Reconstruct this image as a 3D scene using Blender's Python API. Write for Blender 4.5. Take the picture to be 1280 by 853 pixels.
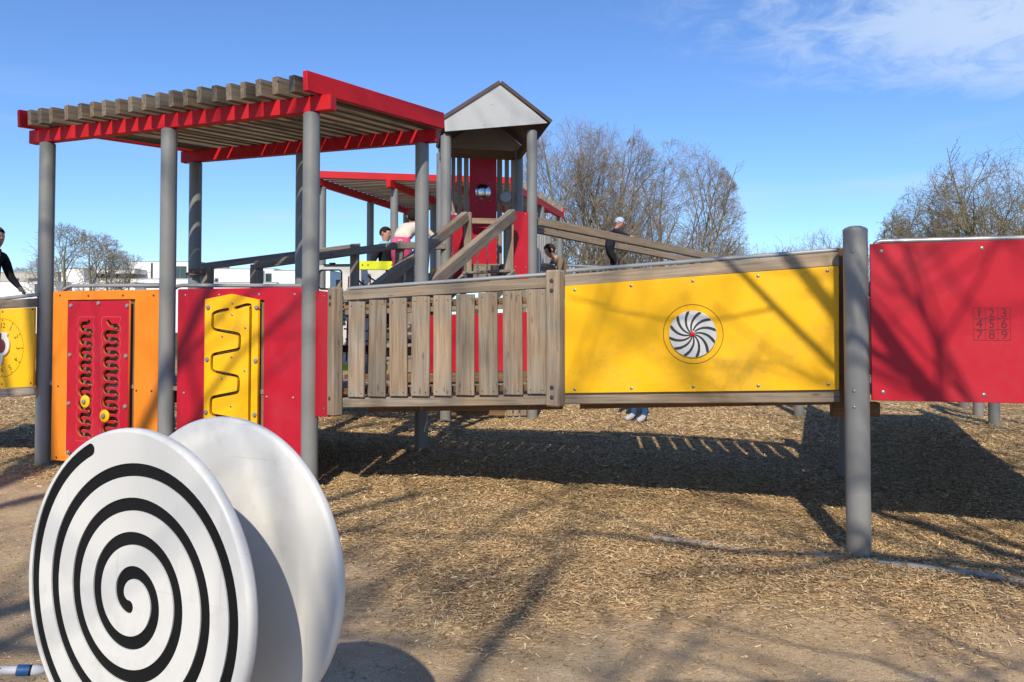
import bpy, bmesh, math, random
import numpy as np
from mathutils import Vector, Matrix

for o in list(bpy.data.objects): bpy.data.objects.remove(o)
S = bpy.context.scene
R = math.radians
random.seed(7)

# ------------------------------------------------------------------ camera
CAM_H = 1.43
PITCH = math.atan(25/960)
cam = bpy.data.cameras.new('camera'); camo = bpy.data.objects.new('camera', cam)
S.collection.objects.link(camo); S.camera = camo
cam.sensor_width = 36; cam.lens = 27.0; cam.shift_y = -53.5/1280
cam.clip_start = .05; cam.clip_end = 3000
camo.location = (0, 0, CAM_H); camo.rotation_euler = (math.pi/2 + PITCH, 0, 0)

# ------------------------------------------------------------------ light
SUN_T = (.115, 1.0, -.82)                      # direction the light travels
sd = Vector(SUN_T).normalized()
SUN_EL = math.asin(-sd.z)
sun = bpy.data.lights.new('sun', 'SUN'); suno = bpy.data.objects.new('sun', sun)
S.collection.objects.link(suno)
sun.energy = 4.0; sun.angle = R(.53); sun.color = (1.0, .905, .75)
suno.rotation_euler = sd.to_track_quat('-Z', 'Y').to_euler()
suno.location = (0, -20, 20)
S.view_settings.view_transform = 'Standard'; S.view_settings.look = 'None'
S.view_settings.exposure = .36; S.view_settings.gamma = 1.0

wd = bpy.data.worlds.new('World'); S.world = wd; wd.use_nodes = True
nt = wd.node_tree; N = nt.nodes; L = nt.links
bg = N['Background']; bg.inputs['Strength'].default_value = .14
sky = N.new('ShaderNodeTexSky'); sky.sky_type = 'NISHITA'; sky.sun_disc = False
sky.sun_elevation = SUN_EL
sky.sun_rotation = math.atan2(-SUN_T[0], -SUN_T[1])      # towards the sun, clockwise from +Y
sky.altitude = 50; sky.air_density = 1.0; sky.dust_density = .1; sky.ozone_density = 4.5
def wm(op, a, b=None, c=None):
    n = N.new('ShaderNodeMath'); n.operation = op
    for i, v in enumerate((a, b, c)):
        if v is None: continue
        if isinstance(v, (int, float)): n.inputs[i].default_value = v
        else: L.new(v, n.inputs[i])
    return n.outputs[0]
tc = N.new('ShaderNodeTexCoord'); sx = N.new('ShaderNodeSeparateXYZ'); L.new(tc.outputs['Generated'], sx.inputs[0])
zz = wm('MAXIMUM', sx.outputs[2], .02)
cu = wm('DIVIDE', sx.outputs[0], zz); cv = wm('DIVIDE', sx.outputs[1], zz)
cc = N.new('ShaderNodeCombineXYZ'); L.new(wm('MULTIPLY', sx.outputs[0], 5.5), cc.inputs[0]); L.new(wm('MULTIPLY', sx.outputs[1], 3.0), cc.inputs[1]); L.new(wm('MULTIPLY', sx.outputs[2], 13.0), cc.inputs[2])
n1 = N.new('ShaderNodeTexNoise'); n1.inputs['Scale'].default_value = 2.6; n1.inputs['Detail'].default_value = 8; n1.inputs['Roughness'].default_value = .66; n1.inputs['Distortion'].default_value = .6
L.new(cc.outputs[0], n1.inputs['Vector'])
du = wm('MULTIPLY', wm('SUBTRACT', cu, 2.1), .8); dv = wm('SUBTRACT', cv, 2.25)
dist = wm('SQRT', wm('ADD', wm('MULTIPLY', du, du), wm('MULTIPLY', dv, dv)))
def sstep(v, a, b):
    n = N.new('ShaderNodeMapRange'); n.interpolation_type = 'SMOOTHSTEP'
    n.inputs[1].default_value = a; n.inputs[2].default_value = b; n.inputs[3].default_value = 0; n.inputs[4].default_value = 1
    L.new(v, n.inputs[0]); return n.outputs[0]
bank = sstep(dist, 1.65, .45)
c1 = wm('MULTIPLY', sstep(wm('ADD', n1.outputs[0], wm('MULTIPLY', bank, .33)), .50, .86), bank)
cc2 = N.new('ShaderNodeCombineXYZ'); L.new(sx.outputs[0], cc2.inputs[0]); L.new(wm('MULTIPLY', sx.outputs[2], 7.0), cc2.inputs[2])
n2 = N.new('ShaderNodeTexNoise'); n2.inputs['Scale'].default_value = 2.4; n2.inputs['Detail'].default_value = 5
L.new(cc2.outputs[0], n2.inputs['Vector'])
c2 = wm('MULTIPLY', sstep(n2.outputs[0], .52, .72), wm('MULTIPLY', sstep(sx.outputs[2], .32, .12), .35))
cf = wm('MINIMUM', wm('ADD', wm('MULTIPLY', c1, .8), c2), .8)
mx = N.new('ShaderNodeMix'); mx.data_type = 'RGBA'
tint = N.new('ShaderNodeMix'); tint.data_type = 'RGBA'; tint.blend_type = 'MULTIPLY'; tint.inputs[0].default_value = 1
L.new(sky.outputs[0], tint.inputs[6]); tint.inputs[7].default_value = (.655, .795, 1.0, 1)
L.new(cf, mx.inputs[0]); L.new(tint.outputs[2], mx.inputs[6]); mx.inputs[7].default_value = (3.6, 4.4, 5.6, 1)
L.new(mx.outputs[2], bg.inputs['Color'])

# ------------------------------------------------------------------ helpers
WM = {}
COL = S.collection
def place(o, parent, M):
    WM[o.name] = M.copy()
    if parent is not None:
        o.parent = parent
        o.matrix_basis = WM[parent.name].inverted() @ M
    else:
        o.matrix_basis = M
def T(v): return Matrix.Translation(Vector(v))
def add(name, mesh, mat, parent=None, M=None):
    o = bpy.data.objects.new(name, mesh); COL.objects.link(o)
    if mat is not None:
        mats = mat if isinstance(mat, (list, tuple)) else [mat]
        if len(mesh.materials) == 0:
            for m in mats: mesh.materials.append(m)
    place(o, parent, M if M is not None else Matrix())
    return o
def tag(o, label=None, cat=None, group=None, kind=None):
    if label: o['label'] = label
    if cat: o['category'] = cat
    if group: o['group'] = group
    if kind: o['kind'] = kind
    return o
def thing(name, label, cat, loc, group=None):
    o = bpy.data.objects.new(name, None); COL.objects.link(o); o.empty_display_size = .2
    place(o, None, T(loc)); return tag(o, label, cat, group)
def pydata(name, v, f, smooth=False):
    me = bpy.data.meshes.new(name); me.from_pydata([tuple(p) for p in v], [], f); me.update()
    if smooth: me.polygons.foreach_set('use_smooth', [True]*len(me.polygons))
    return me
_box = {}
def box_mesh(l, w, h, b=.004):
    k = (round(l, 3), round(w, 4), round(h, 4), b)
    if k in _box: return _box[k]
    bm = bmesh.new(); bmesh.ops.create_cube(bm, size=1)
    for v in bm.verts: v.co = Vector((v.co.x*l, v.co.y*w, v.co.z*h))
    if b: bmesh.ops.bevel(bm, geom=bm.edges[:], offset=b, segments=1, affect='EDGES')
    me = bpy.data.meshes.new('box'); bm.to_mesh(me); bm.free(); _box[k] = me
    return me
def frame3(x, up=Vector((0, 0, 1))):
    x = x.normalized(); y = up.cross(x)
    if y.length < 1e-4: y = Vector((0, 1, 0)).cross(x)
    y.normalize(); z = x.cross(y)
    return Matrix(((x.x, y.x, z.x, 0), (x.y, y.y, z.y, 0), (x.z, y.z, z.z, 0), (0, 0, 0, 1)))
def plank(name, p0, p1, w, h, mat, parent, up=(0, 0, 1), b=.005):
    """timber from p0 to p1: w across (horizontal), h along up; local X runs along the grain"""
    p0 = Vector(p0); p1 = Vector(p1); d = p1 - p0
    me = box_mesh(d.length, w, h, b)
    key = (me.name, mat.name)
    if len(me.materials) and me.materials[0] != mat:
        me = me.copy(); me.materials.clear()
    return add(name, me, mat, parent, T((p0+p1)/2) @ frame3(d, Vector(up)))
def tube_mesh(pts, r, seg=12, cap=True):
    pts = [Vector(p) for p in pts]; n = len(pts)
    rr = r if isinstance(r, (list, tuple)) else [r]*n
    V = []; F = []; prev = None
    for i in range(n):
        t = (pts[min(i+1, n-1)] - pts[max(i-1, 0)]).normalized()
        if prev is None:
            a = t.cross(Vector((0, 0, 1)))
            if a.length < 1e-3: a = t.cross(Vector((0, 1, 0)))
        else: a = prev - t*prev.dot(t)
        a.normalize(); prev = a; bb = t.cross(a)
        for k in range(seg):
            an = 2*math.pi*k/seg
            V.append(pts[i] + (a*math.cos(an) + bb*math.sin(an))*rr[i])
    for i in range(n-1):
        for k in range(seg):
            F.append((i*seg+k, i*seg+(k+1) % seg, (i+1)*seg+(k+1) % seg, (i+1)*seg+k))
    ns = len(F)
    if cap: F.append(tuple(range(seg))); F.append(tuple(reversed(range((n-1)*seg, n*seg))))
    return V, F, ns
def tube(name, pts, r, mat, parent, seg=12):
    o0 = Vector(pts[0]); V, F, ns = tube_mesh([Vector(p)-o0 for p in pts], r, seg)
    me = pydata(name, V, F); me.polygons.foreach_set('use_smooth', [i < ns for i in range(len(F))])
    bm = bmesh.new(); bm.from_mesh(me); bmesh.ops.recalc_face_normals(bm, faces=bm.faces); bm.to_mesh(me); bm.free()
    me.set_sharp_from_angle(angle=R(40))
    return add(name, me, mat, parent, T(o0))
def lathe(name, prof, seg=24, smooth=True):
    V = []; F = []
    for r, z in prof:
        for k in range(seg): V.append((r*math.cos(2*math.pi*k/seg), r*math.sin(2*math.pi*k/seg), z))
    n = len(prof)
    for i in range(n-1):
        for k in range(seg): F.append((i*seg+k, i*seg+(k+1) % seg, (i+1)*seg+(k+1) % seg, (i+1)*seg+k))
    F.append(tuple(reversed(range(seg)))); F.append(tuple(range((n-1)*seg, n*seg)))
    me = pydata(name, V, F); 
    if smooth:
        me.polygons.foreach_set('use_smooth', [True]*len(F)); me.set_sharp_from_angle(angle=R(35))
    return me
def dome_mesh(r, h, seg=12):
    return lathe('dome', [(r, 0), (r, h*.35), (r*.8, h*.75), (r*.4, h*.96), (r*.02, h)], seg)
_dome = {}
def bolt(parent, p, n, r, mat, h=None, name='bolt'):
    h = h or r*.5; k = (round(r, 4), round(h, 4), mat.name)
    if k not in _dome:
        _dome[k] = dome_mesh(r, h, 10)
    n = Vector(n).normalized()
    return add(name, _dome[k], mat, parent, T(p) @ n.to_track_quat('Z', 'Y').to_matrix().to_4x4())
_post = {}
def post(parent, x, y, z0, z1, mat, r=.07, name='post', lean=None):
    hgt = z1 - z0
    k = (round(hgt, 3), r, mat.name)
    if k not in _post:
        _post[k] = lathe('post', [(r, 0), (r, hgt-.03), (r*1.012, hgt-.03), (r*1.012, hgt-.014), (r*.9, hgt-.004), (r*.5, hgt+.008), (r*.02, hgt+.012)], 28)
    return add(name, _post[k], mat, parent, T((x, y, z0)))
# pixel ray -> world, used to set measured points on real planes / at real distances
FW = Vector((0, math.cos(PITCH), math.sin(PITCH))); UP = Vector((0, -math.sin(PITCH), math.cos(PITCH)))
CAMP = Vector((0, 0, CAM_H))
def ray(px, py): return FW + Vector((1, 0, 0))*((px-640)/960) + UP*((373-py)/960)
def at(px, py, Y):
    d = ray(px, py); return CAMP + d*(Y/d.y)
class Plane:
    """vertical plane through plan points A -> B; local x along it, y up, z towards the viewer"""
    def __init__(s, A, B, z=0.0):
        s.A = Vector((A[0], A[1], z)); s.d = Vector((B[0]-A[0], B[1]-A[1], 0)); s.len = s.d.length; s.d.normalize()
        s.n = s.d.cross(Vector((0, 0, 1)))
        s.M = Matrix(((s.d.x, 0, s.n.x, s.A.x), (s.d.y, 0, s.n.y, s.A.y), (0, 1, 0, s.A.z), (0, 0, 0, 1)))
    def w(s, px, py, off=0.0):
        d = ray(px, py); t = ((s.A + s.n*off - CAMP).dot(s.n))/d.dot(s.n); return CAMP + d*t
    def l(s, px, py, off=0.0):
        p = s.w(px, py, off) - s.A; return (p.dot(s.d), p.z)
    def g(s, x, y, off=0.0): return s.A + s.d*x + Vector((0, 0, y)) + s.n*off
def curve_mesh(outline, holes, thick, bevel):
    cu = bpy.data.curves.new('c', 'CURVE'); cu.dimensions = '2D'; cu.fill_mode = 'BOTH'
    for poly in [outline]+holes:
        sp = cu.splines.new('POLY'); sp.points.add(len(poly)-1)
        for i, p in enumerate(poly): sp.points[i].co = (p[0], p[1], 0, 1)
        sp.use_cyclic_u = True
    cu.extrude = max(thick/2-bevel, .0002); cu.bevel_depth = bevel; cu.bevel_resolution = 1 if bevel < .006 else 3
    if bevel: cu.offset = -bevel
    o = bpy.data.objects.new('c', cu); COL.objects.link(o)
    me = bpy.data.meshes.new_from_object(o)
    bpy.data.objects.remove(o); me.materials.clear()
    return me
def panel(name, plane, outline, holes, thick, mat, parent, off=0.0, bevel=.0025, edge_mat=None):
    me = curve_mesh(outline, holes, thick, bevel)
    if edge_mat is not None:
        me.materials.append(mat); me.materials.append(edge_mat)
        for p in me.polygons:
            p.material_index = 1 if abs(p.normal.z) < .3 else 0
    return add(name, me, mat, parent, plane.M @ T((0, 0, off)))
def spline(pts, n=12, closed=False):
    """Catmull-Rom through pts"""
    out = []; m = len(pts)
    for i in range(m if closed else m-1):
        g = (lambda j: pts[j % m]) if closed else (lambda j: pts[max(0, min(m-1, j))])
        p0, p1, p2, p3 = g(i-1), g(i), g(i+1), g(i+2)
        for k in range(n):
            t = k/n
            out.append(tuple(.5*((2*p1[c]) + (-p0[c]+p2[c])*t + (2*p0[c]-5*p1[c]+4*p2[c]-p3[c])*t*t + (-p0[c]+3*p1[c]-3*p2[c]+p3[c])*t**3) for c in range(len(p1))))
    if not closed: out.append(tuple(pts[-1]))
    return out
def stroke(pts, w, caps=6):
    """closed outline of a round-ended stroke of width w along a polyline"""
    P = [Vector((p[0], p[1])) for p in pts]; n = len(P); Lf = []; Rt = []
    for i in range(n):
        t = (P[min(i+1, n-1)] - P[max(i-1, 0)]).normalized(); nn = Vector((-t.y, t.x))
        Lf.append(P[i] + nn*w/2); Rt.append(P[i] - nn*w/2)
    t1 = (P[-1]-P[-2]).normalized(); t0 = (P[0]-P[1]).normalized()
    def cap(c, t):
        a0 = math.atan2(t.y, t.x)
        return [c + Vector((math.cos(a0+a), math.sin(a0+a)))*w/2 for a in [math.pi/2 - math.pi*k/caps for k in range(1, caps)]]
    out = Lf + cap(P[-1], t1) + Rt[::-1] + cap(P[0], t0)
    return [(p.x, p.y) for p in out]
def circle(cx, cy, r, n=48): return [(cx+r*math.cos(2*math.pi*k/n), cy+r*math.sin(2*math.pi*k/n)) for k in range(n)]
def text_mesh(s, size, ext=.0006):
    cu = bpy.data.curves.new('t', 'FONT'); cu.body = s; cu.size = size; cu.extrude = ext; cu.align_x = 'CENTER'; cu.align_y = 'CENTER'
    o = bpy.data.objects.new('t', cu); COL.objects.link(o); me = bpy.data.meshes.new_from_object(o)
    bpy.data.objects.remove(o); me.materials.clear(); return me

# ------------------------------------------------------------------ materials
def new_mat(name):
    m = bpy.data.materials.new(name); m.use_nodes = True
    return m, m.node_tree.nodes, m.node_tree.links, m.node_tree.nodes['Principled BSDF']
def ramp(N, L, src, stops):
    r = N.new('ShaderNodeValToRGB'); e = r.color_ramp.elements
    while len(e) < len(stops): e.new(.5)
    for el, (p, c) in zip(e, stops): el.position = p; el.color = (*c, 1)
    L.new(src, r.inputs[0]); return r.outputs[0]
def noise(N, L, vec, scale, detail=4, rough=.55, dist=0):
    n = N.new('ShaderNodeTexNoise'); n.inputs['Scale'].default_value = scale; n.inputs['Detail'].default_value = detail
    n.inputs['Roughness'].default_value = rough; n.inputs['Distortion'].default_value = dist
    if vec is not None: L.new(vec, n.inputs['Vector'])
    return n.outputs[0]
def coords(N, L, scale=(1, 1, 1), rand=True, kind='Object'):
    t = N.new('ShaderNodeTexCoord'); m = N.new('ShaderNodeMapping'); m.inputs['Scale'].default_value = scale
    L.new(t.outputs[kind], m.inputs['Vector'])
    if rand:
        oi = N.new('ShaderNodeObjectInfo'); mu = N.new('ShaderNodeMath'); mu.operation = 'MULTIPLY'; mu.inputs[1].default_value = 37.0
        L.new(oi.outputs['Random'], mu.inputs[0]); L.new(mu.outputs[0], m.inputs['Location'])
    return m.outputs[0]
def bump(N, L, B, src, dist, strength=1.0):
    b = N.new('ShaderNodeBump'); b.inputs['Distance'].default_value = dist; b.inputs['Strength'].default_value = strength
    L.new(src, b.inputs['Height']); L.new(b.outputs[0], B.inputs['Normal']); return b
def mixc(N, L, fac, a, b, mode='MIX'):
    m = N.new('ShaderNodeMix'); m.data_type = 'RGBA'; m.blend_type = mode
    if isinstance(fac, (int, float)): m.inputs[0].default_value = fac
    else: L.new(fac, m.inputs[0])
    for i, v in ((6, a), (7, b)):
        if isinstance(v, tuple): m.inputs[i].default_value = (*v, 1)
        else: L.new(v, m.inputs[i])
    return m.outputs[2]
def paint(name, col, rough=.4, var=.12, dirt=.15, metal=0.0, spec=.5, bumpd=.0004, dirtcol=(.16, .13, .10)):
    m, N, L, B = new_mat(name)
    v = coords(N, L)
    n = noise(N, L, v, 3.0, 5); n2 = noise(N, L, v, 34, 4, .65)
    dk = tuple(c*(1-var) for c in col); lt = tuple(min(1, c*(1+var)) for c in col)
    c = ramp(N, L, n, [(.3, dk), (.7, lt)])
    df = N.new('ShaderNodeMapRange'); df.inputs[1].default_value = .5; df.inputs[2].default_value = .85; df.inputs[4].default_value = dirt
    L.new(n2, df.inputs[0])
    c = mixc(N, L, df.outputs[0], c, dirtcol)
    L.new(c, B.inputs['Base Color'])
    rr = N.new('ShaderNodeMapRange'); rr.inputs[3].default_value = rough*.8; rr.inputs[4].default_value = min(1, rough*1.3)
    L.new(n2, rr.inputs[0]); L.new(rr.outputs[0], B.inputs['Roughness'])
    B.inputs['Metallic'].default_value = metal; B.inputs['Specular IOR Level'].default_value = spec
    bump(N, L, B, n, bumpd*6, .3)
    return m
def wood(name, dark, mid, light, rough=.85, grain=26, knots=True):
    m, N, L, B = new_mat(name)
    v = coords(N, L, (1.3, grain, grain)); vw = coords(N, L, (1, 1, 1)); vk = coords(N, L, (2.3, 9, 9))
    g = noise(N, L, v, 1.6, 6, .62, .35); g2 = noise(N, L, coords(N, L, (2.2, grain*4, grain*4)), 1.5, 3, .6)
    blot = noise(N, L, vw, 2.6, 4, .6)
    c = ramp(N, L, g, [(.22, dark), (.44, mid), (.66, light), (.85, mid)])
    c = mixc(N, L, .42, c, ramp(N, L, g2, [(.35, tuple(x*.45 for x in dark)), (.6, light)]), 'MULTIPLY') if False else c
    cr = N.new('ShaderNodeMapRange'); cr.inputs[1].default_value = .3; cr.inputs[2].default_value = .5; cr.inputs[3].default_value = .80; cr.inputs[4].default_value = 1.0
    L.new(g2, cr.inputs[0])
    c = mixc(N, L, 1.0, c, cr.outputs[0], 'MULTIPLY')
    warm = mixc(N, L, 1.0, c, (1.08, .94, .80), 'MULTIPLY'); gray = mixc(N, L, 1.0, c, (.92, .97, 1.0), 'MULTIPLY')
    c = mixc(N, L, ramp(N, L, blot, [(.35, (0, 0, 0)), (.65, (1, 1, 1))]), gray, warm)
    oi = N.new('ShaderNodeObjectInfo'); tr = N.new('ShaderNodeMapRange'); tr.inputs[3].default_value = .78; tr.inputs[4].default_value = 1.15
    L.new(oi.outputs['Random'], tr.inputs[0]); c = mixc(N, L, 1.0, c, tr.outputs[0], 'MULTIPLY')
    if knots:
        vo = N.new('ShaderNodeTexVoronoi'); vo.inputs['Scale'].default_value = 1.5; L.new(vk, vo.inputs['Vector'])
        kr = N.new('ShaderNodeMapRange'); kr.inputs[1].default_value = .05; kr.inputs[2].default_value = .14; kr.inputs[3].default_value = .75; kr.inputs[4].default_value = 0
        L.new(vo.outputs['Distance'], kr.inputs[0]); c = mixc(N, L, kr.outputs[0], c, tuple(x*.5 for x in dark))
    L.new(c, B.inputs['Base Color']); B.inputs['Roughness'].default_value = rough; B.inputs['Specular IOR Level'].default_value = .25
    h = N.new('ShaderNodeMath'); h.operation = 'ADD'; L.new(g, h.inputs[0]); L.new(g2, h.inputs[1])
    bump(N, L, B, h.outputs[0], .0035, .6)
    return m
def board_paint(name, col, dirtcol, rough=.46, spec=.32):
    m, N, L, B = new_mat(name)
    v = coords(N, L); f1 = noise(N, L, v, 1.6, 6, .6); f2 = noise(N, L, v, 19, 6, .7)
    fade = tuple(min(1, c*1.07+.012) for c in col)
    c = ramp(N, L, f1, [(.32, tuple(x*.94 for x in col)), (.5, col), (.72, fade)])
    sm_ = N.new('ShaderNodeMath'); sm_.operation = 'MULTIPLY'; L.new(f1, sm_.inputs[0]); L.new(f2, sm_.inputs[1])
    g = N.new('ShaderNodeMapRange'); g.inputs[1].default_value = .27; g.inputs[2].default_value = .46; g.inputs[3].default_value = 0; g.inputs[4].default_value = .5; L.new(sm_.outputs[0], g.inputs[0])
    c = mixc(N, L, g.outputs[0], c, dirtcol)
    # fine scratches
    for sc_, ro in (((2.2, 60, 60), .5), ((55, 2.0, 60), .9)):
        t = N.new('ShaderNodeTexCoord'); mp = N.new('ShaderNodeMapping'); mp.inputs['Scale'].default_value = sc_; mp.inputs['Rotation'].default_value = (0, 0, ro)
        L.new(t.outputs['Object'], mp.inputs['Vector']); ns_ = noise(N, L, mp.outputs[0], 1.0, 2, .5, .4)
        r_ = N.new('ShaderNodeMapRange'); r_.inputs[1].default_value = .70; r_.inputs[2].default_value = .74; r_.inputs[4].default_value = .35; L.new(ns_, r_.inputs[0])
        c = mixc(N, L, r_.outputs[0], c, fade if col[1] < .6 else dirtcol)
    L.new(c, B.inputs['Base Color']); B.inputs['Specular IOR Level'].default_value = spec
    rr = N.new('ShaderNodeMapRange'); rr.inputs[3].default_value = rough*.75; rr.inputs[4].default_value = rough*1.35; L.new(f2, rr.inputs[0]); L.new(rr.outputs[0], B.inputs['Roughness'])
    bump(N, L, B, f1, .004, .25); return m
RED = board_paint('red_board', (.425, .006, .020), (.33, .03, .04))
REDB = paint('red_beam_paint', (.50, .007, .012), .5, .10, .10, dirtcol=(.22, .05, .03), spec=.3)
YEL = board_paint('yellow_board', (.85, .445, .001), (.52, .32, .05))
ORA = board_paint('orange_board', (.76, .215, .010), (.42, .19, .05))
GREY = paint('grey_post_coating', (.195, .196, .188), .42, .10, .16, dirtcol=(.11, .10, .085))
def splash(m, z0, z1, col):
    N, L = m.node_tree.nodes, m.node_tree.links; B = N['Principled BSDF']; src = B.inputs['Base Color'].links[0].from_socket
    t = N.new('ShaderNodeTexCoord'); sp = N.new('ShaderNodeSeparateXYZ'); L.new(t.outputs['Object'], sp.inputs[0])
    n = noise(N, L, coords(N, L), 9, 5, .7); a = N.new('ShaderNodeMath'); a.operation = 'MULTIPLY_ADD'; a.inputs[1].default_value = .35; L.new(n, a.inputs[0]); L.new(sp.outputs[2], a.inputs[2])
    r = N.new('ShaderNodeMapRange'); r.inputs[1].default_value = z1+.18; r.inputs[2].default_value = z0+.14; r.inputs[3].default_value = 0; r.inputs[4].default_value = .65; L.new(a.outputs[0], r.inputs[0])
    L.new(mixc(N, L, r.outputs[0], src, col), B.inputs['Base Color'])
splash(GREY, .10, .32, (.22, .17, .12))
GREYL = paint('galvanised_tube', (.36, .36, .355), .34, .08, .10, metal=.35)
STEEL = paint('steel_bolt', (.28, .27, .26), .38, .1, .1, metal=.7)
DARKBOLT = paint('recessed_bolt', (.045, .035, .028), .6)
BOLTG = paint('grey_cap', (.20, .20, .19), .5)
WHITE = board_paint('white_board', (.62, .615, .59), (.46, .43, .37), .30, .4)
BLACK = paint('black_groove', (.006, .006, .0065), .6, .3, .03, dirtcol=(.03, .03, .03), spec=.2)
DKRED = paint('routed_line', (.10, .006, .014), .7)
HALO = paint('routed_red_line', (.60, .06, .10), .7)
LINEB = paint('routed_brown_line', (.10, .045, .004), .7)
MAROON = paint('maroon_board', (.13, .008, .012), .45)
LIME = paint('lime_board', (.66, .72, .008), .45)
ROOFG = paint('grey_roof_board', (.40, .41, .41), .5, .05, .08)
BROWNT = paint('brown_trim', (.06, .035, .028), .5)
REDCORE = paint('orange_core', (.62, .17, .02), .5)
WOOD = wood('weathered_oak', (.145, .113, .083), (.25, .203, .153), (.345, .29, .226))
WOODG = wood('grey_timber', (.125, .108, .09), (.23, .20, .168), (.33, .295, .25))
WOODS = wood('dark_weathered_slat', (.075, .062, .048), (.155, .13, .10), (.25, .215, .17))
WOODB = wood('brown_timber', (.085, .048, .026), (.17, .10, .056), (.25, .155, .09))
WOODD = wood('backing_wood', (.10, .068, .046), (.19, .135, .095), (.26, .19, .14))

# ------------------------------------------------------------------ ground
KA = np.array([.95, 5.08]); KD = np.array([1.87, -.84]); KD = KD/np.linalg.norm(KD); KN = np.array([-KD[1], KD[0]])  # kerb line, normal away from viewer
_rng = np.random.default_rng(3)
_ph = _rng.uniform(0, 6.28, (40, 2)); _di = _rng.normal(size=(40, 2)); _di /= np.linalg.norm(_di, axis=1)[:, None]
def fbm(x, y, base, octs=5, seed=0):
    out = np.zeros_like(x); a = 1.0; f = base
    for o in range(octs):
        for k in range(3):
            i = (o*3+k+seed*7) % 40
            out = out + a*np.sin((x*_di[i, 0]+y*_di[i, 1])*f+_ph[i, 0]+1.3*np.sin((x*_di[i, 1]-y*_di[i, 0])*f*.7+_ph[i, 1]))/3
        a *= .55; f *= 1.9
    return out
def sm(x, a, b):
    t = np.clip((x-a)/(b-a), 0, 1); return t*t*(3-2*t)
def gz(x, y):
    x = np.asarray(x, float); y = np.asarray(y, float)
    s = (x-KA[0])*KN[0] + (y-KA[1])*KN[1]
    near = sm(s, .3, -2.2)
    back = sm(s, .2, 2.2)*.10*sm(x, 4.5, 1.5)
    far = sm(y, 12, 30)
    md = 0
    for (qx, qy) in ((-4.54, 7.47), (-3.107, 6.925), (-1.675, 6.38), (-.918, 7.8), (2.083, 4.65), (2.86, 6.58)):
        md = md + .03*np.exp(-((x-qx)**2+(y-qy)**2)/.02)*sm(x*0+1, 0, 1)
    return md - .11*near + back*(1-far) + .018*fbm(x, y, 1.7, 4)*(1-far) + .006*fbm(x, y, 9, 3, 2)*(1-sm(y, 8, 14))
def mulch(x, y):
    s = (x-KA[0])*KN[0] + (y-KA[1])*KN[1]
    reach = -.35 - 1.05*np.exp(-((x+.15)/1.5)**2) - .1*np.exp(-((x-2.2)/.8)**2) + .3*np.exp(-((x+3.5)/1.6)**2)
    d = s - reach + .32*fbm(x, y, 2.1, 5, 1)
    return sm(d, -.75, .55)
def gz1(x, y): return float(gz(np.array([x]), np.array([y]))[0])

def graded(lo, hi, fine_lo, fine_hi, step, grow=1.12):
    c = list(np.arange(fine_lo, fine_hi+1e-6, step)); d = step
    while c[-1] < hi: d *= grow; c.append(c[-1]+d)
    d = step
    while c[0] > lo: d *= grow; c.insert(0, c[0]-d)
    return np.array(c)
gx = graded(-900, 900, -6, 6, .06); gy = graded(-40, 1500, 1.8, 10, .05)
XX, YY = np.meshgrid(gx, gy); ZZ = gz(XX, YY)
nx, ny = len(gx), len(gy)
vv = np.stack([XX.ravel(), YY.ravel(), ZZ.ravel()], 1)
ii = (np.arange(ny-1)[:, None]*nx + np.arange(nx-1)[None]).ravel()
ff = np.stack([ii, ii+1, ii+1+nx, ii+nx], 1)
def np_mesh(name, verts, faces, attr=None, smooth=False):
    me = bpy.data.meshes.new(name); k = faces.shape[1]
    me.vertices.add(len(verts)); me.vertices.foreach_set('co', verts.astype(np.float32).ravel())
    me.loops.add(faces.size); me.loops.foreach_set('vertex_index', faces.astype(np.int32).ravel())
    me.polygons.add(len(faces)); me.polygons.foreach_set('loop_start', np.arange(0, faces.size, k, dtype=np.int32))
    me.polygons.foreach_set('loop_total', np.full(len(faces), k, dtype=np.int32))
    if smooth: me.polygons.foreach_set('use_smooth', np.ones(len(faces), dtype=bool))
    if attr:
        for an, av in attr.items():
            a = me.attributes.new(an, 'FLOAT', 'POINT'); a.data.foreach_set('value', av.astype(np.float32).ravel())
    me.update(); me.validate(); return me
gm = np_mesh('ground', vv, ff, {'mulch': mulch(XX, YY)}, True)
m, N_, L_, B_ = new_mat('earth_and_bark_litter')
tcn = N_.new('ShaderNodeTexCoord').outputs['Object']
at_ = N_.new('ShaderNodeAttribute'); at_.attribute_name = 'mulch'
ea = ramp(N_, L_, noise(N_, L_, tcn, 2.4, 9, .62), [(.3, (.33, .235, .14)), (.5, (.46, .345, .21)), (.72, (.57, .45, .295))])
gr_ = noise(N_, L_, tcn, 130, 4, .7)
ea = mixc(N_, L_, 1.0, ea, ramp(N_, L_, gr_, [(.3, (.55, .55, .55)), (.6, (1.1, 1.1, 1.1))]), 'MULTIPLY')
def chipvor(rot):
    mp = N_.new('ShaderNodeMapping'); mp.inputs['Rotation'].default_value = (0, 0, rot); mp.inputs['Scale'].default_value = (26, 95, 40)
    L_.new(tcn, mp.inputs['Vector']); v = N_.new('ShaderNodeTexVoronoi'); v.inputs['Scale'].default_value = 1.0; v.feature = 'F1'
    L_.new(mp.outputs[0], v.inputs['Vector']); return v
va = chipvor(.4); vb = chipvor(1.9)
sel = noise(N_, L_, tcn, 17, 3)
pk = ramp(N_, L_, sel, [(.48, (0, 0, 0)), (.52, (1, 1, 1))])
vc = mixc(N_, L_, pk, va.outputs['Color'], vb.outputs['Color'])
sep = N_.new('ShaderNodeSeparateColor'); L_.new(vc, sep.inputs[0])
mu_ = ramp(N_, L_, sep.outputs[0], [(0, (.11, .066, .030)), (.35, (.32, .205, .098)), (.7, (.54, .375, .19)), (1, (.74, .55, .32))])
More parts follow.
